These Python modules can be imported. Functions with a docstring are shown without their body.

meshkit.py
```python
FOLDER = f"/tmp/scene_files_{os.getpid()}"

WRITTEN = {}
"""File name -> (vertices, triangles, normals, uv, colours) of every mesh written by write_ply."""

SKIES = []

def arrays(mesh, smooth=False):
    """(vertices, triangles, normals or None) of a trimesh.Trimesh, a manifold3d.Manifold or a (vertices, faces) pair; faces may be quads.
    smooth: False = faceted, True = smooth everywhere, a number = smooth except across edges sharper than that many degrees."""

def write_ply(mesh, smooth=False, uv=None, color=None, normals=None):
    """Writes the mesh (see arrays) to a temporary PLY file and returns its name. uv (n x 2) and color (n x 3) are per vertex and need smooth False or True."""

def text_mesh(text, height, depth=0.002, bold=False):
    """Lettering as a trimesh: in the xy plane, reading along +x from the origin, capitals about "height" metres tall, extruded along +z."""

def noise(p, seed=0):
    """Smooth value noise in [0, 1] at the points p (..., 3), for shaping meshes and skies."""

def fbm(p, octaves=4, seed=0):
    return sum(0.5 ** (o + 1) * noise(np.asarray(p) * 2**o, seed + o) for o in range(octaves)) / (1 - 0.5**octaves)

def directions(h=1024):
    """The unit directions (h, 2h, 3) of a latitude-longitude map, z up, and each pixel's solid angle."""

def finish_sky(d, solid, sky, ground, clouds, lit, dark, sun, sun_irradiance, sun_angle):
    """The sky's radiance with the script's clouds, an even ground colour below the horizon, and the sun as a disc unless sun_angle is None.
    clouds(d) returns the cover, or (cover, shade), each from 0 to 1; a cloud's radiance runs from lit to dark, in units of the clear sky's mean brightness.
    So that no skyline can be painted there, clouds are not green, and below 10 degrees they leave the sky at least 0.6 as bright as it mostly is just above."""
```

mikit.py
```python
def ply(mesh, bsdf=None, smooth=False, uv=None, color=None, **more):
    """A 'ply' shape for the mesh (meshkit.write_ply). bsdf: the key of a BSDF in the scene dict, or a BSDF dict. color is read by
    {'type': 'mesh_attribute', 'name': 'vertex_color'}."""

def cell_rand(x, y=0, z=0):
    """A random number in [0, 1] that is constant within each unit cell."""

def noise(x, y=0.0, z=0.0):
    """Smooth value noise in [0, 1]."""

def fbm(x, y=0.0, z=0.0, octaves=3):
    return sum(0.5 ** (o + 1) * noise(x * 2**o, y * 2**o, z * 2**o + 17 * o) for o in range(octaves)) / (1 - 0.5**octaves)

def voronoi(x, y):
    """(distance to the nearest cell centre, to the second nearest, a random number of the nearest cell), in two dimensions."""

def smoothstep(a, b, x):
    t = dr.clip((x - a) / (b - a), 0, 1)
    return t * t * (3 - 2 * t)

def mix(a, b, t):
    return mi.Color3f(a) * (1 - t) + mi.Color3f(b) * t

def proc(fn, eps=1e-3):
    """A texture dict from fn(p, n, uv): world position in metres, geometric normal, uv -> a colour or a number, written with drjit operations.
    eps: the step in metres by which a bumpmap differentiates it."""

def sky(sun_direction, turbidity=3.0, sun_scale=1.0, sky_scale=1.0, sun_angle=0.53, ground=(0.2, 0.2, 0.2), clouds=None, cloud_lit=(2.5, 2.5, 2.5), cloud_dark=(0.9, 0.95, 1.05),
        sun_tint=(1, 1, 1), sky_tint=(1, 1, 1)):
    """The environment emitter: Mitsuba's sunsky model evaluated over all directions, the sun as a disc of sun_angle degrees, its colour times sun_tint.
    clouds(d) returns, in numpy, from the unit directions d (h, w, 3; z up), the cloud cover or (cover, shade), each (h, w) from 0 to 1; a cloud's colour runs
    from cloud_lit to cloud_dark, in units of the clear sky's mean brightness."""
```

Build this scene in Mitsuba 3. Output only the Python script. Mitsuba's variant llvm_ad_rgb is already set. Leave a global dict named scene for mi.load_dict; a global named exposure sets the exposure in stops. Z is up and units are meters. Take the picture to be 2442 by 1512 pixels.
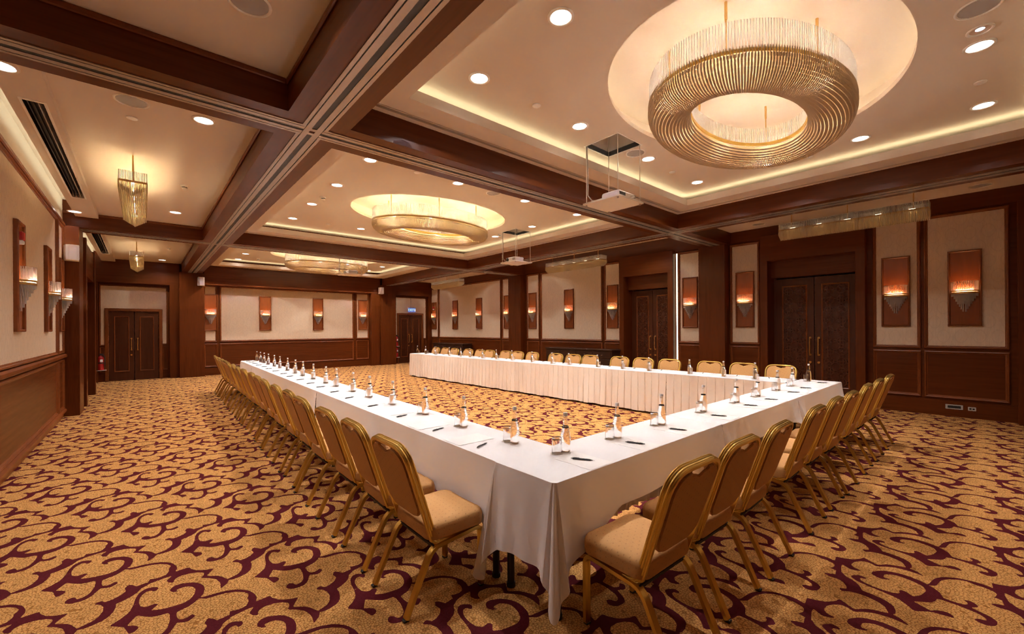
import math, random
import numpy as np, trimesh, shapely
from shapely.geometry import Polygon, box as sbox
from shapely import affinity
import drjit as dr, mitsuba as mi
import mikit, meshkit
from mikit import proc, noise, fbm, voronoi, cell_rand, smoothstep, mix

random.seed(7); rng = np.random.default_rng(7)
T = mi.ScalarTransform4f
scene, labels = {}, {}
PI = math.pi

# ------------------------------------------------------------------ camera, exposure, lights
F, YAW, ROLL, DY, CAM_H = 1011.35, .7169, -.0063, 28.34, 1.55
_fw = np.array([math.sin(YAW), math.cos(YAW), 0.0]); _r0 = np.array([math.cos(YAW), -math.sin(YAW), 0.0])
_up = np.array([0, 0, math.cos(ROLL)]) - _r0 * math.sin(ROLL)
exposure = 2.0
K = 2 ** (-exposure - .25)          # all light strengths below are for exposure -0.2 and are scaled to the exposure above
scene['camera'] = {'type': 'perspective', 'fov': math.degrees(2 * math.atan(1221 / F)), 'fov_axis': 'x',
    'principal_point_offset_x': 0.0, 'principal_point_offset_y': -1.0 * DY / 1512, 'near_clip': 0.05, 'far_clip': 60,
    'to_world': T().look_at(origin=[0, 0, CAM_H], target=[float(_fw[0]), float(_fw[1]), CAM_H], up=[float(v) for v in _up])}
SPOT = 20.0                       # downlight intensity
SPOT_COL = (1.0, .955, .91)
SIDE_SPOT = 11.0
COVE_COL, COVE = (1.0, .98, .68), 9.0
RING_COL, RING = (1.0, .87, .76), 520.0
LAMP_COL, LAMP = (1.0, .78, .46), 60.0
SCONCE_COL, SCONCE = (1.0, .50, .24), 150.0

# ------------------------------------------------------------------ room dimensions (metres; x right, y deep, z up)
XL, XR, YN, YW = -1.10, 10.50, -1.05, 18.10
XA, XB, Y1, Y2, HB = 1.264, 8.225, 4.42, 11.554, .275     # beam centre lines and half width
ZB, ZS, ZC = 3.50, 3.78, 4.00                             # beam underside, side ceilings, main ceiling
CX = (XA + XB) / 2
BAYS = [(YN, Y1 - HB, 1.68), (Y1 + HB, Y2 - HB, 8.0), (Y2 + HB, 17.70, 14.85)]

# ------------------------------------------------------------------ names
def numbered(name):
    if name not in labels and not any(k == name or k.startswith(name + '__') for k in scene): return name
    i = 1
    while f'{name}_{i:03d}' in labels or any(k == f'{name}_{i:03d}' or k.startswith(f'{name}_{i:03d}__') for k in scene): i += 1
    return f'{name}_{i:03d}'
_used = {}
def fresh(name):
    n = _used.get(name, 0); _used[name] = n + 1
    return name if n == 0 else f'{name}_{n:03d}'
def thing(name, label, cat, group=None, kind=None):
    k = fresh(name); labels[k] = {'label': label, 'category': cat}
    if group: labels[k]['group'] = group
    if kind: labels[k]['kind'] = kind
    return k
def struct(name, label=None):
    k = fresh(name); labels[k] = {'kind': 'structure'}
    if label: labels[k]['label'] = label
    return k
def put(key, shape, label=None, kind=None):
    assert key not in scene, key
    scene[key] = shape
    if label or kind:
        labels[key] = {}
        if label: labels[key]['label'] = label
        if kind: labels[key]['kind'] = kind
def part(parent, name, mesh, bsdf, smooth=False, tw=None, label=None, kind=None, **more):
    k = fresh(parent + '__' + name)
    s = mesh if isinstance(mesh, dict) else mikit.ply(mesh, bsdf, smooth=smooth, **more)
    if tw is not None: s = {**s, 'to_world': tw}
    put(k, s, label, kind)
    return k
ORD = 'nearest second third fourth fifth sixth seventh eighth ninth tenth eleventh twelfth thirteenth fourteenth fifteenth sixteenth seventeenth last'.split()
def nth(i, n): return 'last' if i == n - 1 else ('first' if i == 0 else ORD[i])

# ------------------------------------------------------------------ mesh helpers
def mesh(v, f): return trimesh.Trimesh(np.asarray(v, float), np.asarray(f, int), process=False)
def merge(ms): return trimesh.util.concatenate([m for m in ms if m is not None])
def bx(x0, x1, y0, y1, z0, z1, b=0.0):
    x0, x1 = min(x0, x1), max(x0, x1); y0, y1 = min(y0, y1), max(y0, y1); z0, z1 = min(z0, z1), max(z0, z1)
    if b <= 0:
        m = trimesh.creation.box(extents=[x1 - x0, y1 - y0, z1 - z0]); m.apply_translation([(x0 + x1) / 2, (y0 + y1) / 2, (z0 + z1) / 2]); return m
    p = []
    for sx in (0, 1):
        for sy in (0, 1):
            for sz in (0, 1):
                c = np.array([x1 if sx else x0, y1 if sy else y0, z1 if sz else z0]); d = np.array([-b if sx else b, -b if sy else b, -b if sz else b])
                for k in range(3):
                    e = d.copy(); e[k] = 0; p.append(c + e)
    return trimesh.convex.convex_hull(np.array(p))
def extrude(poly, h, z=0.0):
    ps = getattr(poly, 'geoms', [poly]); out = []
    for p in ps:
        m = trimesh.creation.extrude_polygon(p, h, engine='earcut'); m.apply_translation([0, 0, z]); out.append(m)
    return merge(out)
def cyl(p0, p1, r, n=8, r1=None, cap=True):
    p0, p1 = np.array(p0, float), np.array(p1, float); r1 = r if r1 is None else r1
    t = (p1 - p0) / np.linalg.norm(p1 - p0); a = np.cross(t, [0, 0, 1.] if abs(t[2]) < .9 else [1., 0, 0]); a /= np.linalg.norm(a); b = np.cross(t, a)
    u = np.arange(n) * 2 * PI / n; ring = np.cos(u)[:, None] * a + np.sin(u)[:, None] * b
    v = np.vstack([p0 + ring * r, p1 + ring * r1]); i = np.arange(n); j = (i + 1) % n
    f = [np.stack([i, j, j + n], 1), np.stack([i, j + n, i + n], 1)]
    if cap:
        v = np.vstack([v, p0, p1]); f += [np.stack([j, i, i * 0 + 2 * n], 1), np.stack([i + n, j + n, i * 0 + 2 * n + 1], 1)]
    m = mesh(v, np.vstack(f)); return m
def rods(P0, P1, r, n=4):
    """Many thin prisms in one mesh."""
    P0, P1 = np.asarray(P0, float), np.asarray(P1, float); k = len(P0)
    t = P1 - P0; t /= np.linalg.norm(t, axis=1, keepdims=True)
    a = np.cross(t, np.where(np.abs(t[:, 2:]) < .9, [[0, 0, 1.]], [[1., 0, 0]])); a /= np.linalg.norm(a, axis=1, keepdims=True); b = np.cross(t, a)
    u = np.arange(n) * 2 * PI / n
    ring = (np.cos(u)[None, :, None] * a[:, None] + np.sin(u)[None, :, None] * b[:, None]) * r
    v = np.concatenate([P0[:, None] + ring, P1[:, None] + ring], 1).reshape(-1, 3)
    i = np.arange(n); j = (i + 1) % n
    f = np.vstack([np.stack([i, j, j + n], 1), np.stack([i, j + n, i + n], 1)] + [[[0, q + 1, q]] for q in range(1, n - 1)] + [[[n, n + q, n + q + 1]] for q in range(1, n - 1)])
    F_ = (f[None] + (np.arange(k) * 2 * n)[:, None, None]).reshape(-1, 3)
    return mesh(v, F_)
def lathe(prof, n=24, close=False):
    prof = np.array(prof, float); k = len(prof); u = np.arange(n) * 2 * PI / n
    v = np.stack([prof[:, 0][:, None] * np.cos(u), prof[:, 0][:, None] * np.sin(u), np.broadcast_to(prof[:, 1][:, None], (k, n))], -1).reshape(-1, 3)
    f = []
    for q in range(k if close else k - 1):
        a, b = q * n, ((q + 1) % k) * n; i = np.arange(n); j = (i + 1) % n
        f += [np.stack([a + i, a + j, b + j], 1), np.stack([a + i, b + j, b + i], 1)]
    m = mesh(v, np.vstack(f)); m.merge_vertices(); m.update_faces(m.nondegenerate_faces()); return m
def sweep(path, sect, nrm, closed=False, cap=True):
    """Sweep a section (a along nrm, b across) along a path that lies in a plane with normal nrm."""
    P = np.array(path, float); N = np.array(nrm, float); N /= np.linalg.norm(N); S = np.array(sect, float); k, m = len(P), len(S)
    t = np.roll(P, -1, 0) - np.roll(P, 1, 0)
    if not closed: t[0], t[-1] = P[1] - P[0], P[-1] - P[-2]
    t /= np.linalg.norm(t, axis=1, keepdims=True); B = np.cross(N, t)
    v = (P[:, None] + S[None, :, :1] * N + S[None, :, 1:] * B[:, None]).reshape(-1, 3); f = []
    j = np.arange(m); j2 = (j + 1) % m
    for q in range(k if closed else k - 1):
        a, b = q * m, ((q + 1) % k) * m
        f += [np.stack([a + j, a + j2, b + j2], 1), np.stack([a + j, b + j2, b + j], 1)]
    f = np.vstack(f)
    if cap and not closed:
        f = np.vstack([f, [[0, q + 1, q] for q in range(1, m - 1)], [[(k - 1) * m, (k - 1) * m + q, (k - 1) * m + q + 1] for q in range(1, m - 1)]])
    o = mesh(v, f)
    if o.is_watertight and o.volume < 0: o.invert()
    return o
def fillet(pts, rad, n=5):
    """Round the inner corners of a polyline."""
    P = [np.array(p, float) for p in pts]; out = [P[0]]
    rad = rad if isinstance(rad, (list, tuple)) else [rad] * (len(P) - 2)
    for i in range(1, len(P) - 1):
        a, c, b = P[i - 1], P[i], P[i + 1]; d0, d1 = (a - c) / np.linalg.norm(a - c), (b - c) / np.linalg.norm(b - c); r = rad[i - 1]
        s, e = c + d0 * r, c + d1 * r
        for q in range(n + 1):
            w = q / n; out.append((1 - w) ** 2 * s + 2 * w * (1 - w) * c + w * w * e)
    return out + [P[-1]]
def quad(a, b, c, d): return mesh([a, b, c, d], [[0, 1, 2], [0, 2, 3]])
def ring_frame(u0, u1, z0, z1, prof, fn):
    """Mitred moulding round a rectangle: prof is (inset, height) pairs, fn maps (u, z, height) to the world."""
    vs, f, k = [], [], len(prof)
    for ins, h in prof:
        for (u, z) in ((u0 + ins, z0 + ins), (u1 - ins, z0 + ins), (u1 - ins, z1 - ins), (u0 + ins, z1 - ins)): vs.append(fn(u, z, h))
    for q in range(k - 1):
        for i in range(4):
            j = (i + 1) % 4; a, b = q * 4, q * 4 + 4
            f += [[a + i, a + j, b + j], [a + i, b + j, b + i]]
    return mesh(vs, f)
MOULD = [(0, 0), (0, .022), (.006, .032), (.016, .036), (.026, .030), (.034, .018), (.042, .016), (.05, .01), (.056, 0)]
def scaled(prof, s, h=None): return [(a * s, b * (h or s)) for a, b in prof]
def wr(u, z, d): return (XR - d, u, z)        # right wall, d = distance from it into the room
def wl(u, z, d): return (XL + d, u, z)
def wf(u, z, d): return (u, YW - d, z)
def slab(fn, u0, u1, z0, z1, d0, d1, b=0.0):
    p, q = np.array(fn(u0, z0, d0)), np.array(fn(u1, z1, d1)); return bx(p[0], q[0], p[1], q[1], p[2], q[2], b)

# ------------------------------------------------------------------ materials
def lum(*c): return {'type': 'rgb', 'value': [float(v) * K for v in c]}
def rgb(*c): return {'type': 'rgb', 'value': [float(v) for v in c]}
def mat(name, d): scene[name] = d; return name
def pr(col, rough=.5, metal=0.0, spec=.5, **k):
    return {'type': 'twosided', 'b': {'type': 'principled', 'base_color': rgb(*col) if isinstance(col, tuple) else col, 'roughness': rough, 'metallic': metal, 'specular': spec, **k}}
def wood_fn(kx, ky, kz, dark, light):
    def fn(p, n, uv):
        g = fbm(p.x * kx, p.y * ky, p.z * kz, 3); h = noise(p.x * kx * 5 + 9, p.y * ky * 5, p.z * kz * 5)
        big = noise(p.x * .9, p.y * .9, p.z * .7)
        return mix(dark, light, dr.clip(.15 + .55 * g + .2 * h + .35 * (big - .5), 0, 1))
    return proc(fn)
DK, LT = (.046, .0085, .0014), (.118, .0255, .0048)
mat('wood_vertical', pr(wood_fn(22, 22, 1.3, DK, LT), .32, spec=.2))
mat('wood_horizontal', pr(wood_fn(1.3, 1.3, 24, DK, LT), .32, spec=.2))
mat('wood_beam_x', pr(wood_fn(1.2, 22, 22, DK, LT), .32, spec=.2))
mat('wood_beam_y', pr(wood_fn(22, 1.2, 22, DK, LT), .32, spec=.2))
mat('wood_trim', pr(wood_fn(6, 6, 6, (.085, .018, .0035), (.19, .046, .0095)), .30, spec=.4))
mat('wood_door', pr(wood_fn(20, 20, 1.4, (.036, .0075, .0018), (.075, .017, .004)), .42, spec=.3))
mat('wood_plaque', pr(wood_fn(16, 16, 1.2, (.12, .026, .006), (.22, .055, .013)), .30, spec=.4))
mat('dark_furniture', pr((.03, .013, .008), .25))
mat('plaster', {'type': 'twosided', 'b': {'type': 'diffuse', 'reflectance': rgb(.68, .575, .47)}})
mat('white_trim', pr((.82, .79, .74), .4))
mat('track_metal', pr((.40, .35, .32), .4, .65))
mat('black', pr((.012, .011, .011), .5))
mat('grey_grille', pr((.34, .30, .27), .6))
mat('gold', pr((.72, .50, .135), .30, 1.0))
mat('brass', pr((.70, .46, .17), .28, 1.0))
mat('chrome', pr((.75, .73, .70), .18, 1.0))
mat('crystal_drop', {'type': 'principledthin', 'base_color': rgb(.66, .55, .42), 'roughness': .14, 'spec_trans': .06, 'diff_trans': .7, 'eta': 1.7})
mat('rod_smoky', {'type': 'principledthin', 'base_color': rgb(.92, .84, .68), 'roughness': .14, 'spec_trans': .25, 'diff_trans': 1.3, 'eta': 1.5})
mat('tray_metal', {'type': 'principledthin', 'base_color': rgb(.70, .55, .34), 'roughness': .3, 'diff_trans': .95, 'eta': 1.4})
mat('rod_glass', {'type': 'principledthin', 'base_color': rgb(.98, .97, .95), 'roughness': .10, 'spec_trans': .62, 'diff_trans': 1.2, 'eta': 1.5})
mat('glass', {'type': 'dielectric', 'int_ior': 1.5, 'ext_ior': 1.0})
mat('thin_glass', {'type': 'thindielectric', 'int_ior': 1.5, 'ext_ior': 1.0})
mat('water_glass', {'type': 'dielectric', 'int_ior': 1.36, 'ext_ior': 1.0})
mat('cloth', {'type': 'twosided', 'b': {'type': 'diffuse', 'reflectance': rgb(.82, .81, .84)}})
mat('paper', {'type': 'twosided', 'b': {'type': 'diffuse', 'reflectance': rgb(.88, .87, .88)}})
mat('satin', pr((.80, .70, .60), .38, spec=.6, sheen=.4))
mat('pen_black', pr((.016, .015, .02), .35))
mat('coaster_paper', {'type': 'twosided', 'b': {'type': 'diffuse', 'reflectance': rgb(.74, .71, .68)}})
mat('red', pr((.34, .010, .012), .35))
mat('white_plastic', pr((.78, .74, .69), .4))
mat('projector_white', pr((.75, .72, .66), .35))
mat('cap_white', pr((.72, .70, .70), .45))
def fabric_fn(p, n, uv):
    # small woven dots on tan cloth
    flat = dr.abs(n.z) > .6
    a = dr.select(flat, p.x, p.x + p.y) * 29; b = dr.select(flat, p.y, p.z) * 29
    i = dr.floor(a); b = b + .5 * (i - 2 * dr.floor(i / 2)); j = dr.floor(b)
    d = dr.sqrt(dr.square(a - i - .5) + dr.square(b - j - .5))
    dot = dr.select(d < .10, 1.0, 0.0)
    w = .92 + .16 * noise(p.x * 500, p.y * 500, p.z * 500)
    return mix((.46, .24, .085), (.24, .09, .03), dot * .45) * w
mat('upholstery', pr(proc(fabric_fn), .75, spec=.25, sheen=.5))
def paper_fn(axis):
    def fn(p, n, uv):
        u = p.y if axis == 'y' else p.x
        # ogee trellis: lattice of interlocking medallions, faint
        s, t = u / .21, p.z / .25
        j = dr.floor(t); tt = t - j - .5
        w1 = s + .5 * (j - 2 * dr.floor(j / 2))
        ss = w1 - dr.floor(w1) - .5
        d = dr.abs(dr.sqrt(dr.square(ss * 1.15) + dr.square(tt * .95)) - .40)
        d2 = dr.abs(dr.abs(ss) + dr.abs(tt) * .8 - .44)
        line = dr.maximum(1 - smoothstep(.012, .035, d), .6 * (1 - smoothstep(.01, .03, d2)))
        weave = noise(u * 420, p.z * 25) * .12 + noise(u * 60, p.z * 8) * .06
        return mix((.60, .465, .34), (.48, .355, .25), line * .32) * (.90 + weave)
    return fn
mat('wallpaper_y', {'type': 'twosided', 'b': {'type': 'diffuse', 'reflectance': proc(paper_fn('y'))}})
mat('wallpaper_x', {'type': 'twosided', 'b': {'type': 'diffuse', 'reflectance': proc(paper_fn('x'))}})

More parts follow.
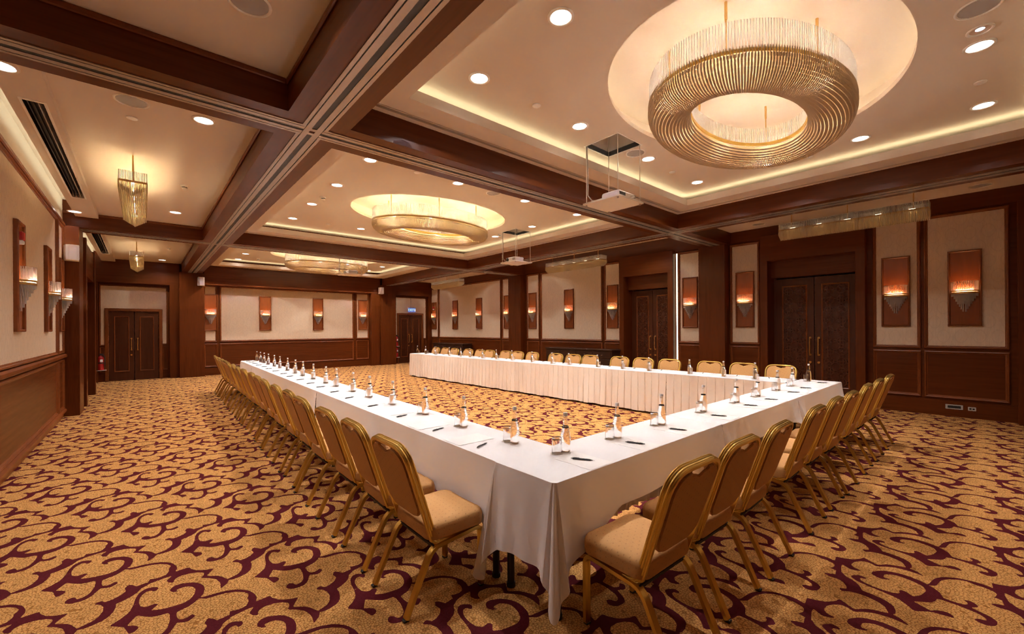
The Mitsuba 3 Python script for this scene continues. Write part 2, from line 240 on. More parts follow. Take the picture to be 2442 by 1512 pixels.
# carpet: one scroll motif as polygon edges in a cell, repeated on a half-drop lattice
CW, CHH, CX0, CY0 = 0.66, 0.6925, 0.00220, 3.22310
CARPET = [[0.0383,0.6925,0.0622,0.6367],[0.0622,0.6367,0.112,0.6563],[0.112,0.6563,0.125,0.667],[0.125,0.667,0.1419,0.6925],[0.1996,0.6925,0.187,0.6593],[0.187,0.6593,0.1696,0.6373],[0.1696,0.6373,0.156,0.627],[0.156,0.627,0.1176,0.6141],[0.1176,0.6141,0.0861,0.6119],[0.0861,0.6119,0.0661,0.6192],[0.0661,0.6192,0.0518,0.5842],[0.0518,0.5842,0.0185,0.5511],[0.0185,0.5511,0.0157,0.5564],[0.0157,0.5564,0.0208,0.6014],[0.0208,0.6014,0.02,0.6306],[0.02,0.6306,0.0096,0.676],[0.0096,0.676,0.0021,0.6925],[0.0,0.1517,0.0158,0.1555],[0.0158,0.1555,0.0334,0.1502],[0.0334,0.1502,0.0594,0.1285],[0.0594,0.1285,0.0635,0.1172],[0.0635,0.1172,0.0591,0.0987],[0.0591,0.0987,0.054,0.0912],[0.054,0.0912,0.0432,0.0875],[0.0432,0.0875,0.038,0.0916],[0.038,0.0916,0.033,0.1075],[0.033,0.1075,0.0262,0.1133],[0.0262,0.1133,0.0123,0.1141],[0.0123,0.1141,0.0,0.1029],[0.0,0.1029,0.0,0.1517],[0.1969,0.0154,0.1846,0.0216],[0.1846,0.0216,0.1563,0.022],[0.1563,0.022,0.1455,0.0172],[0.1455,0.0172,0.1442,0.0118],[0.1442,0.0118,0.149,0.0],[0.1299,0.0,0.1166,0.0224],[0.1166,0.0224,0.1151,0.0389],[0.1151,0.0389,0.1187,0.0507],[0.1187,0.0507,0.131,0.0696],[0.131,0.0696,0.1424,0.0765],[0.1424,0.0765,0.1642,0.0782],[0.1642,0.0782,0.18,0.0742],[0.18,0.0742,0.2214,0.0487],[0.2214,0.0487,0.243,0.0265],[0.243,0.0265,0.2577,0.0],[0.2122,0.0,0.1969,0.0154],[0.6115,0.0017,0.6191,0.0646],[0.6191,0.0646,0.6316,0.1135],[0.6316,0.1135,0.6392,0.1287],[0.6392,0.1287,0.66,0.1517],[0.66,0.1517,0.66,0.1029],[0.66,0.1029,0.6484,0.0854],[0.6484,0.0854,0.6419,0.0669],[0.6419,0.0669,0.6366,0.0332],[0.6366,0.0332,0.6364,0.0],[0.6364,0.0,0.6115,0.0017],[0.0085,0.2325,0.0168,0.2301],[0.0168,0.2301,0.0263,0.2664],[0.0263,0.2664,0.0423,0.2572],[0.0423,0.2572,0.0653,0.2523],[0.0653,0.2523,0.0788,0.2526],[0.0788,0.2526,0.0966,0.2583],[0.0966,0.2583,0.1059,0.2668],[0.1059,0.2668,0.1188,0.2984],[0.1188,0.2984,0.121,0.3206],[0.121,0.3206,0.1171,0.329],[0.1171,0.329,0.1295,0.3618],[0.1295,0.3618,0.1311,0.3766],[0.1311,0.3766,0.1157,0.4109],[0.1157,0.4109,0.0815,0.4478],[0.0815,0.4478,0.0325,0.4746],[0.0325,0.4746,0.0,0.481],[0.0,0.481,0.0,0.5107],[0.0,0.5107,0.0329,0.5023],[0.0329,0.5023,0.0823,0.4779],[0.0823,0.4779,0.1052,0.4574],[0.1052,0.4574,0.1346,0.4204],[0.1346,0.4204,0.1439,0.4017],[0.1439,0.4017,0.1599,0.349],[0.1599,0.349,0.162,0.3095],[0.162,0.3095,0.1512,0.2696],[0.1512,0.2696,0.1568,0.2673],[0.1568,0.2673,0.2144,0.2728],[0.2144,0.2728,0.2213,0.2688],[0.2213,0.2688,0.2288,0.2414],[0.2288,0.2414,0.2529,0.1989],[0.2529,0.1989,0.273,0.1809],[0.273,0.1809,0.3071,0.1589],[0.3071,0.1589,0.3385,0.15],[0.3385,0.15,0.34,0.1424],[0.34,0.1424,0.3008,0.0813],[0.3008,0.0813,0.3009,0.0693],[0.3009,0.0693,0.3484,0.0318],[0.3484,0.0318,0.3683,0.0],[0.3321,0.0,0.3036,0.0371],[0.3036,0.0371,0.2763,0.0614],[0.2763,0.0614,0.2704,0.0746],[0.2704,0.0746,0.2846,0.0998],[0.2846,0.0998,0.2874,0.1238],[0.2874,0.1238,0.2819,0.1364],[0.2819,0.1364,0.2589,0.1592],[0.2589,0.1592,0.221,0.1791],[0.221,0.1791,0.1794,0.1841],[0.1794,0.1841,0.1658,0.1806],[0.1658,0.1806,0.1489,0.169],[0.1489,0.169,0.1416,0.157],[0.1416,0.157,0.1365,0.1328],[0.1365,0.1328,0.131,0.1276],[0.131,0.1276,0.1131,0.1446],[0.1131,0.1446,0.1042,0.171],[0.1042,0.171,0.1066,0.1834],[0.1066,0.1834,0.1284,0.2156],[0.1284,0.2156,0.1276,0.2226],[0.1276,0.2226,0.0978,0.2223],[0.0978,0.2223,0.0449,0.2113],[0.0449,0.2113,0.0184,0.2041],[0.0184,0.2041,0.0134,0.1954],[0.0134,0.1954,0.0,0.1878],[0.0,0.1878,0.0,0.2304],[0.0,0.2304,0.0085,0.2325],[0.4719,0.0,0.4856,0.0438],[0.4856,0.0438,0.4852,0.0909],[0.4852,0.0909,0.4727,0.1259],[0.4727,0.1259,0.449,0.1508],[0.449,0.1508,0.4461,0.1585],[0.4461,0.1585,0.4533,0.1678],[0.4533,0.1678,0.4701,0.1734],[0.4701,0.1734,0.4758,0.1695],[0.4758,0.1695,0.4858,0.1496],[0.4858,0.1496,0.49,0.1461],[0.49,0.1461,0.4986,0.1463],[0.4986,0.1463,0.521,0.1507],[0.521,0.1507,0.554,0.1713],[0.554,0.1713,0.5742,0.1982],[0.5742,0.1982,0.5757,0.2125],[0.5757,0.2125,0.5703,0.2394],[0.5703,0.2394,0.5715,0.2515],[0.5715,0.2515,0.5769,0.257],[0.5769,0.257,0.5806,0.2692],[0.5806,0.2692,0.5917,0.2745],[0.5917,0.2745,0.6069,0.2563],[0.6069,0.2563,0.6226,0.2249],[0.6226,0.2249,0.66,0.2304],[0.66,0.2304,0.66,0.1878],[0.66,0.1878,0.6444,0.1746],[0.6444,0.1746,0.629,0.1406],[0.629,0.1406,0.604,0.1138],[0.604,0.1138,0.5672,0.0908],[0.5672,0.0908,0.5415,0.0822],[0.5415,0.0822,0.5372,0.0722],[0.5372,0.0722,0.5384,0.0444],[0.5384,0.0444,0.5296,0.0],[0.66,0.481,0.598,0.4892],[0.598,0.4892,0.5668,0.5188],[0.5668,0.5188,0.5472,0.4946],[0.5472,0.4946,0.5191,0.4709],[0.5191,0.4709,0.466,0.4529],[0.466,0.4529,0.4621,0.4441],[0.4621,0.4441,0.4613,0.4063],[0.4613,0.4063,0.4652,0.3798],[0.4652,0.3798,0.471,0.3684],[0.471,0.3684,0.4847,0.3597],[0.4847,0.3597,0.4938,0.3581],[0.4938,0.3581,0.5069,0.3618],[0.5069,0.3618,0.5227,0.3733],[0.5227,0.3733,0.5279,0.3719],[0.5279,0.3719,0.535,0.3601],[0.535,0.3601,0.5359,0.3517],[0.5359,0.3517,0.5313,0.338],[0.5313,0.338,0.5096,0.3212],[0.5096,0.3212,0.4998,0.3197],[0.4998,0.3197,0.4857,0.3248],[0.4857,0.3248,0.464,0.3417],[0.464,0.3417,0.4574,0.3399],[0.4574,0.3399,0.43,0.2811],[0.43,0.2811,0.4204,0.2681],[0.4204,0.2681,0.4047,0.2542],[0.4047,0.2542,0.3932,0.2494],[0.3932,0.2494,0.3619,0.2506],[0.3619,0.2506,0.342,0.2568],[0.342,0.2568,0.331,0.2644],[0.331,0.2644,0.3179,0.2808],[0.3179,0.2808,0.3144,0.2923],[0.3144,0.2923,0.3172,0.3103],[0.3172,0.3103,0.3223,0.3196],[0.3223,0.3196,0.3347,0.3294],[0.3347,0.3294,0.3431,0.3289],[0.3431,0.3289,0.3558,0.3175],[0.3558,0.3175,0.364,0.2919],[0.364,0.2919,0.371,0.2872],[0.371,0.2872,0.387,0.2898],[0.387,0.2898,0.3968,0.2959],[0.3968,0.2959,0.4108,0.3123],[0.4108,0.3123,0.4185,0.3299],[0.4185,0.3299,0.4315,0.3909],[0.4315,0.3909,0.4334,0.4503],[0.4334,0.4503,0.4295,0.4694],[0.4295,0.4694,0.4219,0.4761],[0.4219,0.4761,0.3898,0.4804],[0.3898,0.4804,0.3664,0.4897],[0.3664,0.4897,0.3512,0.5006],[0.3512,0.5006,0.3022,0.5566],[0.3022,0.5566,0.2943,0.5565],[0.2943,0.5565,0.2628,0.4972],[0.2628,0.4972,0.2619,0.4873],[0.2619,0.4873,0.283,0.4712],[0.283,0.4712,0.298,0.4542],[0.298,0.4542,0.3033,0.4433],[0.3033,0.4433,0.3043,0.4279],[0.3043,0.4279,0.3012,0.4186],[0.3012,0.4186,0.291,0.4062],[0.291,0.4062,0.2721,0.3998],[0.2721,0.3998,0.266,0.4089],[0.266,0.4089,0.2497,0.4777],[0.2497,0.4777,0.2431,0.4914],[0.2431,0.4914,0.1942,0.542],[0.1942,0.542,0.1942,0.5539],[0.1942,0.5539,0.2297,0.5826],[0.2297,0.5826,0.2599,0.6173],[0.2599,0.6173,0.2699,0.6401],[0.2699,0.6401,0.2812,0.6925],[0.3064,0.6925,0.3122,0.6531],[0.3122,0.6531,0.3303,0.6282],[0.3303,0.6282,0.3429,0.6237],[0.3429,0.6237,0.3709,0.6293],[0.3709,0.6293,0.383,0.6212],[0.383,0.6212,0.3857,0.6105],[0.3857,0.6105,0.3837,0.6028],[0.3837,0.6028,0.3595,0.5714],[0.3595,0.5714,0.3619,0.563],[0.3619,0.563,0.3941,0.5447],[0.3941,0.5447,0.4232,0.535],[0.4232,0.535,0.4758,0.5257],[0.4758,0.5257,0.4953,0.5279],[0.4953,0.5279,0.5201,0.5391],[0.5201,0.5391,0.5334,0.5526],[0.5334,0.5526,0.5484,0.5824],[0.5484,0.5824,0.555,0.604],[0.555,0.604,0.5603,0.6395],[0.5603,0.6395,0.5594,0.6581],[0.5594,0.6581,0.5515,0.6788],[0.5515,0.6788,0.5422,0.6925],[0.5877,0.6925,0.5987,0.6641],[0.5987,0.6641,0.6031,0.6404],[0.6031,0.6404,0.6024,0.6048],[0.6024,0.6048,0.5915,0.5554],[0.5915,0.5554,0.5756,0.529],[0.5756,0.529,0.5884,0.5211],[0.5884,0.5211,0.66,0.5107],[0.66,0.5107,0.66,0.481],[0.4798,0.6906,0.4782,0.6861],[0.4782,0.6861,0.4677,0.6866],[0.4677,0.6866,0.4599,0.6925],[0.4599,0.6925,0.4798,0.6906]]
def carpet_fn(p, n, uv):
    y = (p.y - CY0) / CHH; j = dr.floor(y); v = (y - j) * CHH
    x = (p.x - CX0 - j * (CW / 2)) / CW; u = (x - dr.floor(x)) * CW
    inside = mi.Bool(False)
    for x1, y1, x2, y2 in CARPET:
        s = (x2 - x1) / (y2 - y1)
        inside ^= ((y1 > v) ^ (y2 > v)) & (u < (x1 - y1 * s) + v * s)
    f1, f2, r = voronoi(p.x * 62, p.y * 62)
    crack = 1 - smoothstep(.05, .28, f2 - f1)
    pile = .86 + .28 * noise(p.x * 260, p.y * 260)
    gold = mix((.52, .272, .096), (.225, .080, .022), crack * .9) * (.92 + .16 * r)
    wine = mi.Color3f(.072, .012, .016)
    return dr.select(inside, wine, gold) * pile
mat('carpet', {'type': 'twosided', 'b': {'type': 'diffuse', 'reflectance': proc(carpet_fn)}})

# ------------------------------------------------------------------ floor
fl = struct('floor', 'carpet of dark red scrolls on crackled gold')
put(fl, mikit.ply(bx(XL - .1, XR + .6, YN - .1, YW + .6, -.08, 0), 'carpet'))

# ------------------------------------------------------------------ ceiling: beams with metal tracks
ce = struct('ceiling')
def beam_y(xc, y0, y1, tag):
    b = part(ce, 'beam', bx(xc - HB, xc + HB, y0, y1, ZB, ZC + .1), 'wood_beam_y')
    return b
def beam_x(yc, x0, x1):
    return part(ce, 'beam', bx(x0, x1, yc - HB, yc + HB, ZB, ZC + .1), 'wood_beam_x')
beams = [beam_y(XA, YN, YW - .3, 'l'), beam_y(XB, YN, YW - .3, 'r')]
XSEG = [(XL, XA - HB), (XA + HB, XB - HB), (XB + HB, XR)]
for yc in (Y1, Y2):
    for a, b in XSEG: beams.append(beam_x(yc, a, b))
def tr(x0, x1, y0, y1, z0=ZB - .008, z1=ZB): return bx(x0, x1, y0, y1, z0, z1)
for xc in (XA, XB):
    for y0, y1 in ((YN, Y1 - .08), (Y1 + .08, Y2 - .08), (Y2 + .08, YW - .35)):
        part(ce, 'track', merge([tr(xc - .075, xc - .024, y0, y1), tr(xc + .024, xc + .075, y0, y1), tr(xc - .115, xc - .085, y0, y1), tr(xc + .085, xc + .115, y0, y1)]), 'track_metal')
        part(ce, 'track_groove', merge([tr(xc - .024, xc + .024, y0, y1, ZB - .003), tr(xc - .085, xc - .075, y0, y1, ZB - .003), tr(xc + .075, xc + .085, y0, y1, ZB - .003)]), 'black')
for yc in (Y1, Y2):
    for x0, x1 in ((XL, XA - .08), (XA + .08, XB - .08), (XB + .08, XR - .25)):
        part(ce, 'track', merge([tr(x0, x1, yc - .075, yc - .024), tr(x0, x1, yc + .024, yc + .075), tr(x0, x1, yc - .115, yc - .085), tr(x0, x1, yc + .085, yc + .115)]), 'track_metal')
        part(ce, 'track_groove', merge([tr(x0, x1, yc - .024, yc + .024, ZB - .003), tr(x0, x1, yc - .085, yc - .075, ZB - .003), tr(x0, x1, yc + .075, yc + .085, ZB - .003)]), 'black')
for xc in (XA, XB):
    for yc in (Y1, Y2):
        part(ce, 'track_crossing', merge([tr(xc - .075, xc - .024, yc - .08, yc + .08), tr(xc + .024, xc + .075, yc - .08, yc + .08), tr(xc - .024, xc + .024, yc - .075, yc - .024), tr(xc - .024, xc + .024, yc + .024, yc + .075)]), 'track_metal')
# small crown mouldings where the beams meet the side ceilings
def crown(x0, x1, y0, y1): return bx(x0, x1, y0, y1, ZS - .05, ZS, .008)
for y0, y1 in ((YN, Y1 - HB), (Y1 + HB, Y2 - HB), (Y2 + HB, YW - .3)):
    part(ce, 'crown_moulding', crown(XA - HB - .02, XA - HB, y0, y1), 'wood_trim')
for yc in (Y1, Y2):
    for s in (-1, 1):
        part(ce, 'crown_moulding', crown(XL, XA - HB - .02, yc + s * HB, yc + s * (HB + .02)), 'wood_trim')

# ------------------------------------------------------------------ central coffers
OX0, OX1 = 1.945, 7.50
A_H, B_H = 1.72, 1.25          # recess half axes
def ellipse(cx, cy, a, b, n=96):
    t = np.arange(n) * 2 * PI / n; return Polygon(np.stack([cx + a * np.cos(t), cy + b * np.sin(t)], 1))
def wall_of(poly_pts, z0, z1, inward=True):
    P = np.array(poly_pts); n = len(P); v = np.vstack([np.c_[P, np.full(n, z0)], np.c_[P, np.full(n, z1)]]); i = np.arange(n); j = (i + 1) % n
    f = np.vstack([np.stack([i, j, j + n], 1), np.stack([i, j + n, i + n], 1)]); return mesh(v, f)
HATCH = [(4.51, 5.03, 3.13, 3.66), (6.89, 7.41, 7.76, 8.29), (4.49, 5.01, 12.62, 13.15)]
COVE_LAMP = []
for (y0, y1, yc), hat in zip(BAYS, HATCH):
    oy0, oy1 = y0 + .42, y1 - .42
    if y0 == YN: oy0 = -.36
    x0, x1 = XA + HB, XB - HB
    hole = sbox(OX0, oy0, OX1, oy1)
    outer = sbox(x0, y0, x1, y1)
    g1, g0 = sbox(x0 + .075, y0 + .075, x1 - .075, y1 - .075), sbox(x0 + .11, y0 + .11, x1 - .11, y1 - .11)
    g3, g2 = sbox(x0 + .125, y0 + .125, x1 - .125, y1 - .125), sbox(x0 + .15, y0 + .15, x1 - .15, y1 - .15)
    part(ce, 'coffer_soffit', merge([extrude(outer.difference(g1), .107, ZS), extrude(g0.difference(g3), .1, ZS + .007), extrude(g2.difference(hole), .107, ZS)]), 'plaster')
    part(ce, 'slot_diffuser', merge([extrude(g1.difference(g0), .03, ZS + .05), extrude(g3.difference(g2), .03, ZS + .05)]), 'black')
    el = ellipse(CX, yc, A_H, B_H); hp = sbox(hat[0], hat[2], hat[1], hat[3])
    part(ce, 'coffer_panel', extrude(sbox(x0, y0, x1, y1).difference(el).difference(hp), .05, ZC), 'plaster')
    wl_ = ellipse(CX, yc, A_H + .17, B_H + .17)
    part(ce, 'recess_dome', merge([wall_of(np.array(wl_.exterior.coords)[:-1], ZC + .05, ZC + .27), extrude(wl_, .03, ZC + .27)]), 'plaster')
    part(ce, 'hatch_well', merge([wall_of([(hat[0] - .01, hat[2] - .01), (hat[1] + .01, hat[2] - .01), (hat[1] + .01, hat[3] + .01), (hat[0] - .01, hat[3] + .01)], ZC + .05, ZC + .4), extrude(sbox(hat[0] - .01, hat[2] - .01, hat[1] + .01, hat[3] + .01), .02, ZC + .4)]), 'white_plastic')
    # cove light strip lying on top of the soffit, hidden behind its lip
    q0, q1 = hole.buffer(.14, join_style=2), hole.buffer(.11, join_style=2)
    strip = extrude(q0.difference(q1), .012, ZS + .107)
    part(ce, 'cove_light', strip, 'white_plastic', emitter={'type': 'area', 'radiance': lum(*[COVE * c for c in COVE_COL]), 'sampling_weight': 2.0})
    r0, r1 = ellipse(CX, yc, A_H + .11, B_H + .11), ellipse(CX, yc, A_H + .07, B_H + .07)
    part(ce, 'cove_light', extrude(r0.difference(r1), .01, ZC + .05), 'white_plastic', emitter={'type': 'area', 'radiance': lum(*[COVE * .45 * c for c in COVE_COL]), 'sampling_weight': 2.0})

# ------------------------------------------------------------------ side ceilings
SEG_Y = [(YN, Y1 - HB), (Y1 + HB, Y2 - HB), (Y2 + HB, 17.88)]
for i, (y0, y1) in enumerate(SEG_Y):
    # left bay: raised field, a lower strip with the air slot, and the cove along the wall
    part(ce, 'side_panel', bx(-.62, XA - HB, y0, y1, ZS, ZS + .12), 'plaster')
    part(ce, 'cove_roof', bx(XL - .1, -.62, y0, y1, ZS + .20, ZS + .26), 'plaster')
    s0, s1 = {0: (y0, y0), 1: (5.9, 9.7), 2: (13.0, 16.2)}[i]
    if i == 0: lo = [bx(-.93, -.62, y0, y1, 3.70, ZS + .02)]
    else: lo = [bx(-.93, -.62, y0, s0, 3.70, ZS + .02), bx(-.93, -.62, s1, y1, 3.70, ZS + .02), bx(-.93, -.835, s0, s1, 3.70, ZS + .02), bx(-.685, -.62, s0, s1, 3.70, ZS + .02)]
    part(ce, 'lower_strip', merge(lo), 'plaster')
    part(ce, 'cove_light', bx(-.90, -.87, y0 + .02, y1 - .02, ZS + .02, ZS + .035), 'white_plastic', emitter={'type': 'area', 'radiance': lum(*[COVE * 1.5 * c for c in (.95, 1.0, .80)])})
    if i:
        v = thing('air_diffuser', f'long black slot diffuser above the left wall, {"middle" if i == 1 else "far"} bay', 'air vent')
        part(v, 'frame', merge([bx(-.85, -.83, s0 - .03, s1 + .03, 3.694, 3.70), bx(-.69, -.67, s0 - .03, s1 + .03, 3.694, 3.70), bx(-.83, -.69, s0 - .03, s0, 3.694, 3.70), bx(-.83, -.69, s1, s1 + .03, 3.694, 3.70)]), 'white_trim')
        part(v, 'plenum', merge([bx(-.835, -.685, s0, s1, ZS - .005, ZS + .01), bx(-.8345, -.832, s0, s1, 3.701, ZS), bx(-.688, -.6855, s0, s1, 3.701, ZS)]), 'black')
        for q in (-.80, -.765, -.73): part(v, 'blade', bx(q - .004, q + .004, s0 + .01, s1 - .01, 3.705, 3.745), 'grey_grille' if q > -.74 else 'black')
    # right bay
    if i == 1:
        part(ce, 'side_panel', bx(XB + HB, 9.85, y0, y1, ZS, ZS + .07), 'plaster')
        part(ce, 'cove_roof', bx(9.7, XR, y0, y1, ZS + .20, ZS + .26), 'plaster')
        part(ce, 'cove_light', bx(9.79, 9.82, y0 + .02, y1 - .02, ZS + .07, ZS + .085), 'white_plastic', emitter={'type': 'area', 'radiance': lum(*[COVE * 1.1 * c for c in (.95, 1.0, .72)])})
    else:
        part(ce, 'side_panel', bx(XB + HB, XR, y0, y1, ZS, ZS + .12), 'plaster')

# ------------------------------------------------------------------ walls
def wall_panel(w, fn, u0, u1, z0, z1, inner, name, s=1.0, frame_mat='wood_trim', d=0.0):
    g = lambda u, z, h: fn(u, z, h + d)
    part(w, name + '_frame', ring_frame(u0, u1, z0, z1, scaled(MOULD, s), g), frame_mat, smooth=False)
    part(w, name, slab(fn, u0 + .05 * s, u1 - .05 * s, z0 + .05 * s, z1 - .05 * s, d, d + .008), inner)
def upper_and_lower(w, fn, u0, u1, zt, wp, s=1.0, lower='wood_horizontal', lz=(.30, 1.12)):
    wall_panel(w, fn, u0, u1, 1.16, zt, wp, 'wallpaper_panel', s)
    wall_panel(w, fn, u0, u1, lz[0], lz[1], lower, 'wainscot_panel', s)

# right wall
wR = struct('wall_right')
DR = [(1.66, 3.48), (5.53, 7.17)]                        # door portals
sol = []
ys = [YN] + [v for d in DR for v in (d[0] + .15, d[1] - .15)] + [YW]
for a, b in zip(ys[::2], ys[1::2]): sol.append(bx(XR, XR + .15, a, b, 0, ZC + .1))
for a, b in DR: sol.append(bx(XR, XR + .15, a + .15, b - .15, 3.0, ZC + .1))
part(wR, 'panelling', merge(sol), 'wood_horizontal')
for y0, y1 in ((YN, Y1 - HB), (Y1 + HB, Y2 - HB), (Y2 + HB, YW)):
    part(wR, 'fascia', bx(XR - .03, XR, y0, y1, 3.52, ZS if y0 != Y1 + HB else ZS + .2), 'wood_beam_y')
for a, b in ((-.12, .87), (.91, 1.57), (3.53, 4.17), (4.86, 5.45), (7.22, 7.79), (7.87, 10.49), (10.57, 11.20), (12.03, 12.60), (12.69, 17.22), (17.30, 17.97)):
    upper_and_lower(wR, wr, a, b, 3.49, 'wallpaper_y')
for a, b in ((-.85, -.2), (Y1 - .22, Y1 + .40), (Y2 - .25, Y2 + .42)):
    part(wR, 'column', bx(XR - .24, XR, a, b, 0, ZB, .006), 'wood_vertical')
tb = struct('baseboard_right')
for a, b in ((-.2, 1.63), (3.5, 4.19), (4.84, 5.5), (7.2, 11.29), (11.99, YW)): part(tb, 'plank', bx(XR - .028, XR, a, b, 0, .26), 'wood_horizontal')
# left wall
wL = struct('wall_left')
part(wL, 'panelling', merge([bx(XL - .15, XL, YN, 12.6, 0, ZC + .1), bx(XL - .15, XL, 14.55, YW, 0, ZC + .1), bx(XL - .15, XL, 12.6, 14.55, 2.75, ZC + .1), bx(XL - .7, XL - .65, 12.6, 14.55, 0, 2.75)]), 'wood_vertical')
part(wL, 'plaster_band', bx(XL, XL + .004, YN, 17.9, 3.52, ZS + .2), 'plaster')
part(wL, 'crown_moulding', bx(XL, XL + .05, YN, 11.2, 3.47, 3.53, .012), 'wood_trim')
LW = [(-.6, 4.0), (4.85, 10.40), (10.50, 11.16), (12.0, 12.38), (14.85, 15.9)]
for a, b in LW: upper_and_lower(wL, wl, a, b, 3.47, 'wallpaper_y', lz=(.15, 1.05))
part(wL, 'dado_rail', bx(XL, XL + .065, 4.75, 11.2, 1.075, 1.15, .02), 'wood_trim')
for a, b, d in ((11.20, 11.86, .225), (12.42, 12.60, .23), (14.55, 14.75, .23)): part(wL, 'column', bx(XL, XL + d, a, b, 0, ZB, .006), 'wood_vertical')
part(wL, 'portal_header', bx(XL, XL + .2, 12.60, 14.55, 2.75, 3.45), 'wood_horizontal')
bl = struct('baseboard_left')
for a, b in ((YN, 11.2), (11.86, 12.42), (14.75, YW)): part(bl, 'plank', bx(XL, XL + .012, a, b, 0, .1), 'wood_trim')
for a, b in ((4.0, 11.2),): part(bl, 'moulding', bx(XL, XL + .055, a, b, .085, .155, .02), 'wood_trim')
# near wall, behind the camera
wN = struct('wall_near')
part(wN, 'panelling', bx(XL - .15, XR + .15, YN - .12, YN, 0, ZC + .1), 'wood_horizontal')
for a, b in ((-.8, 1.0), (1.6, 4.6), (4.8, 7.9), (8.6, 10.2)):
    upper_and_lower(wN, lambda u, z, d: (u, YN + d, z), a, b, 3.4, 'wallpaper_x')
# far wall
wF = struct('wall_far')
part(wF, 'panelling', merge([bx(XL - .15, -.80, YW, YW + .15, 0, ZC), bx(-.80, .42, YW, YW + .15, 2.2, ZC), bx(.42, 8.86, YW, YW + .15, 0, ZC), bx(8.86, 10.06, YW, YW + .15, 2.24, ZC), bx(10.06, XR + .15, YW, YW + .15, 0, ZC)]), 'wood_horizontal')
part(wF, 'fascia', bx(1.60, 7.86, 17.82, YW, 3.13, ZC + .05), 'wood_beam_x')
part(wF, 'fascia', bx(XL, .92, 17.88, YW, 3.06, ZS + .2), 'wood_beam_x')
part(wF, 'fascia', bx(8.58, XR, 17.88, YW, 3.12, ZS + .2), 'wood_beam_x')
for a, b in ((1.60, 1.99), (2.06, 6.80), (6.90, 7.46)):
    wall_panel(wF, wf, a, b, 1.16, 3.13, 'wallpaper_x', 'wallpaper_panel')
    wall_panel(wF, wf, a, b, .28, 1.10, 'wood_horizontal', 'wainscot_panel')
for a, b in ((.92, 1.60), (7.88, 8.58)): part(wF, 'column', bx(a, b, 17.75, YW, 0, ZB, .006), 'wood_vertical')
part(wF, 'pilaster', bx(7.48, 7.86, 17.84, YW, 0, 3.13, .006), 'wood_vertical')
for a, b in ((.68, .92), (XL, -1.02)): part(wF, 'door_jamb', bx(a, b, 17.88, YW, 0, 3.06), 'wood_vertical')
part(wF, 'door_jamb', bx(10.34, XR, 17.9, YW, 0, 3.12), 'wood_vertical')
bf = struct('baseboard_far')
part(bf, 'plank', bx(1.6, 7.48, YW - .035, YW, 0, .24), 'wood_beam_x')
# wallpapered surrounds of the two far doors
for u0, u1, d0, d1, zt, dt in ((-1.0, .64, -.88, .50, 3.0, 2.24), (8.62, 10.3, 8.78, 10.14, 3.06, 2.28)):
    part(wF, 'wallpaper_panel', merge([slab(wf, u0 + .04, u1 - .04, dt, zt - .04, 0, .006), slab(wf, u0 + .04, d0, 1.14, dt, 0, .006), slab(wf, d1, u1 - .04, 1.14, dt, 0, .006)]), 'wallpaper_x')
    part(wF, 'wallpaper_frame', merge([slab(wf, u0, u0 + .04, 1.1, zt, 0, .03, .008), slab(wf, u1 - .04, u1, 1.1, zt, 0, .03, .008), slab(wf, u0 + .04, u1 - .04, zt - .04, zt, 0, .03, .008), slab(wf, u0 + .04, d0, 1.1, 1.14, 0, .03, .008), slab(wf, d1, u1 - .04, 1.1, 1.14, 0, .03, .008)]), 'wood_trim')
    for a, b in ((u0, d0), (d1, u1)): wall_panel(wF, wf, a + .005, b - .005, .28, 1.07, 'wood_vertical', 'wainscot_panel', .6)

# ------------------------------------------------------------------ doors
def lattice(w, h, z0):
    """Carved strapwork of octagons and crosses filling a w x h panel, in (u, z); returns a shapely shape."""
    nx = max(2, round(w / .21)); s = w / nx; ny = round(h / s); sy = h / ny
    lines = []
    for i in range(nx):
        for j in range(ny):
            cx, cy = (i + .5) * s, (j + .5) * sy
            r = .36 * s; oc = [(cx + r * 1.08 * math.cos(PI / 8 + k * PI / 4), cy + r * 1.08 * math.sin(PI / 8 + k * PI / 4) * sy / s) for k in range(9)]
            lines.append(shapely.LineString(oc))
            for dx, dy in ((1, 0), (0, 1), (-1, 0), (0, -1)):
                for q in (-.12, .12):
                    lines.append(shapely.LineString([(cx + dx * r + dy * q * s, cy + dy * r * sy / s + dx * q * sy), (cx + dx * s / 2 + dy * q * s, cy + dy * sy / 2 + dx * q * sy)]))
            if (i + j) % 2 == 0:
                lines.append(shapely.LineString([(cx - .12 * s, cy - r), (cx - .12 * s, cy + r)])); lines.append(shapely.LineString([(cx + .12 * s, cy - r), (cx + .12 * s, cy + r)]))
                lines.append(shapely.LineString([(cx - r, cy), (cx + r, cy)]))
            else:
                lines.append(shapely.LineString([(cx - r * .7, cy - r * .7), (cx + r * .7, cy + r * .7)])); lines.append(shapely.LineString([(cx - r * .7, cy + r * .7), (cx + r * .7, cy - r * .7)]))
    g = shapely.unary_union([l.buffer(.011, cap_style=2, join_style=2) for l in lines]).intersection(sbox(0, 0, w, h))
    return g
def place2d(m, fn, u0, z0, d0):
    """Mesh extruded in (u, z, depth) to the world."""
    v = np.array([fn(u0 + a, z0 + b, d0 + c) for a, b, c in m.vertices]); return mesh(v, m.faces)
LAT = {}
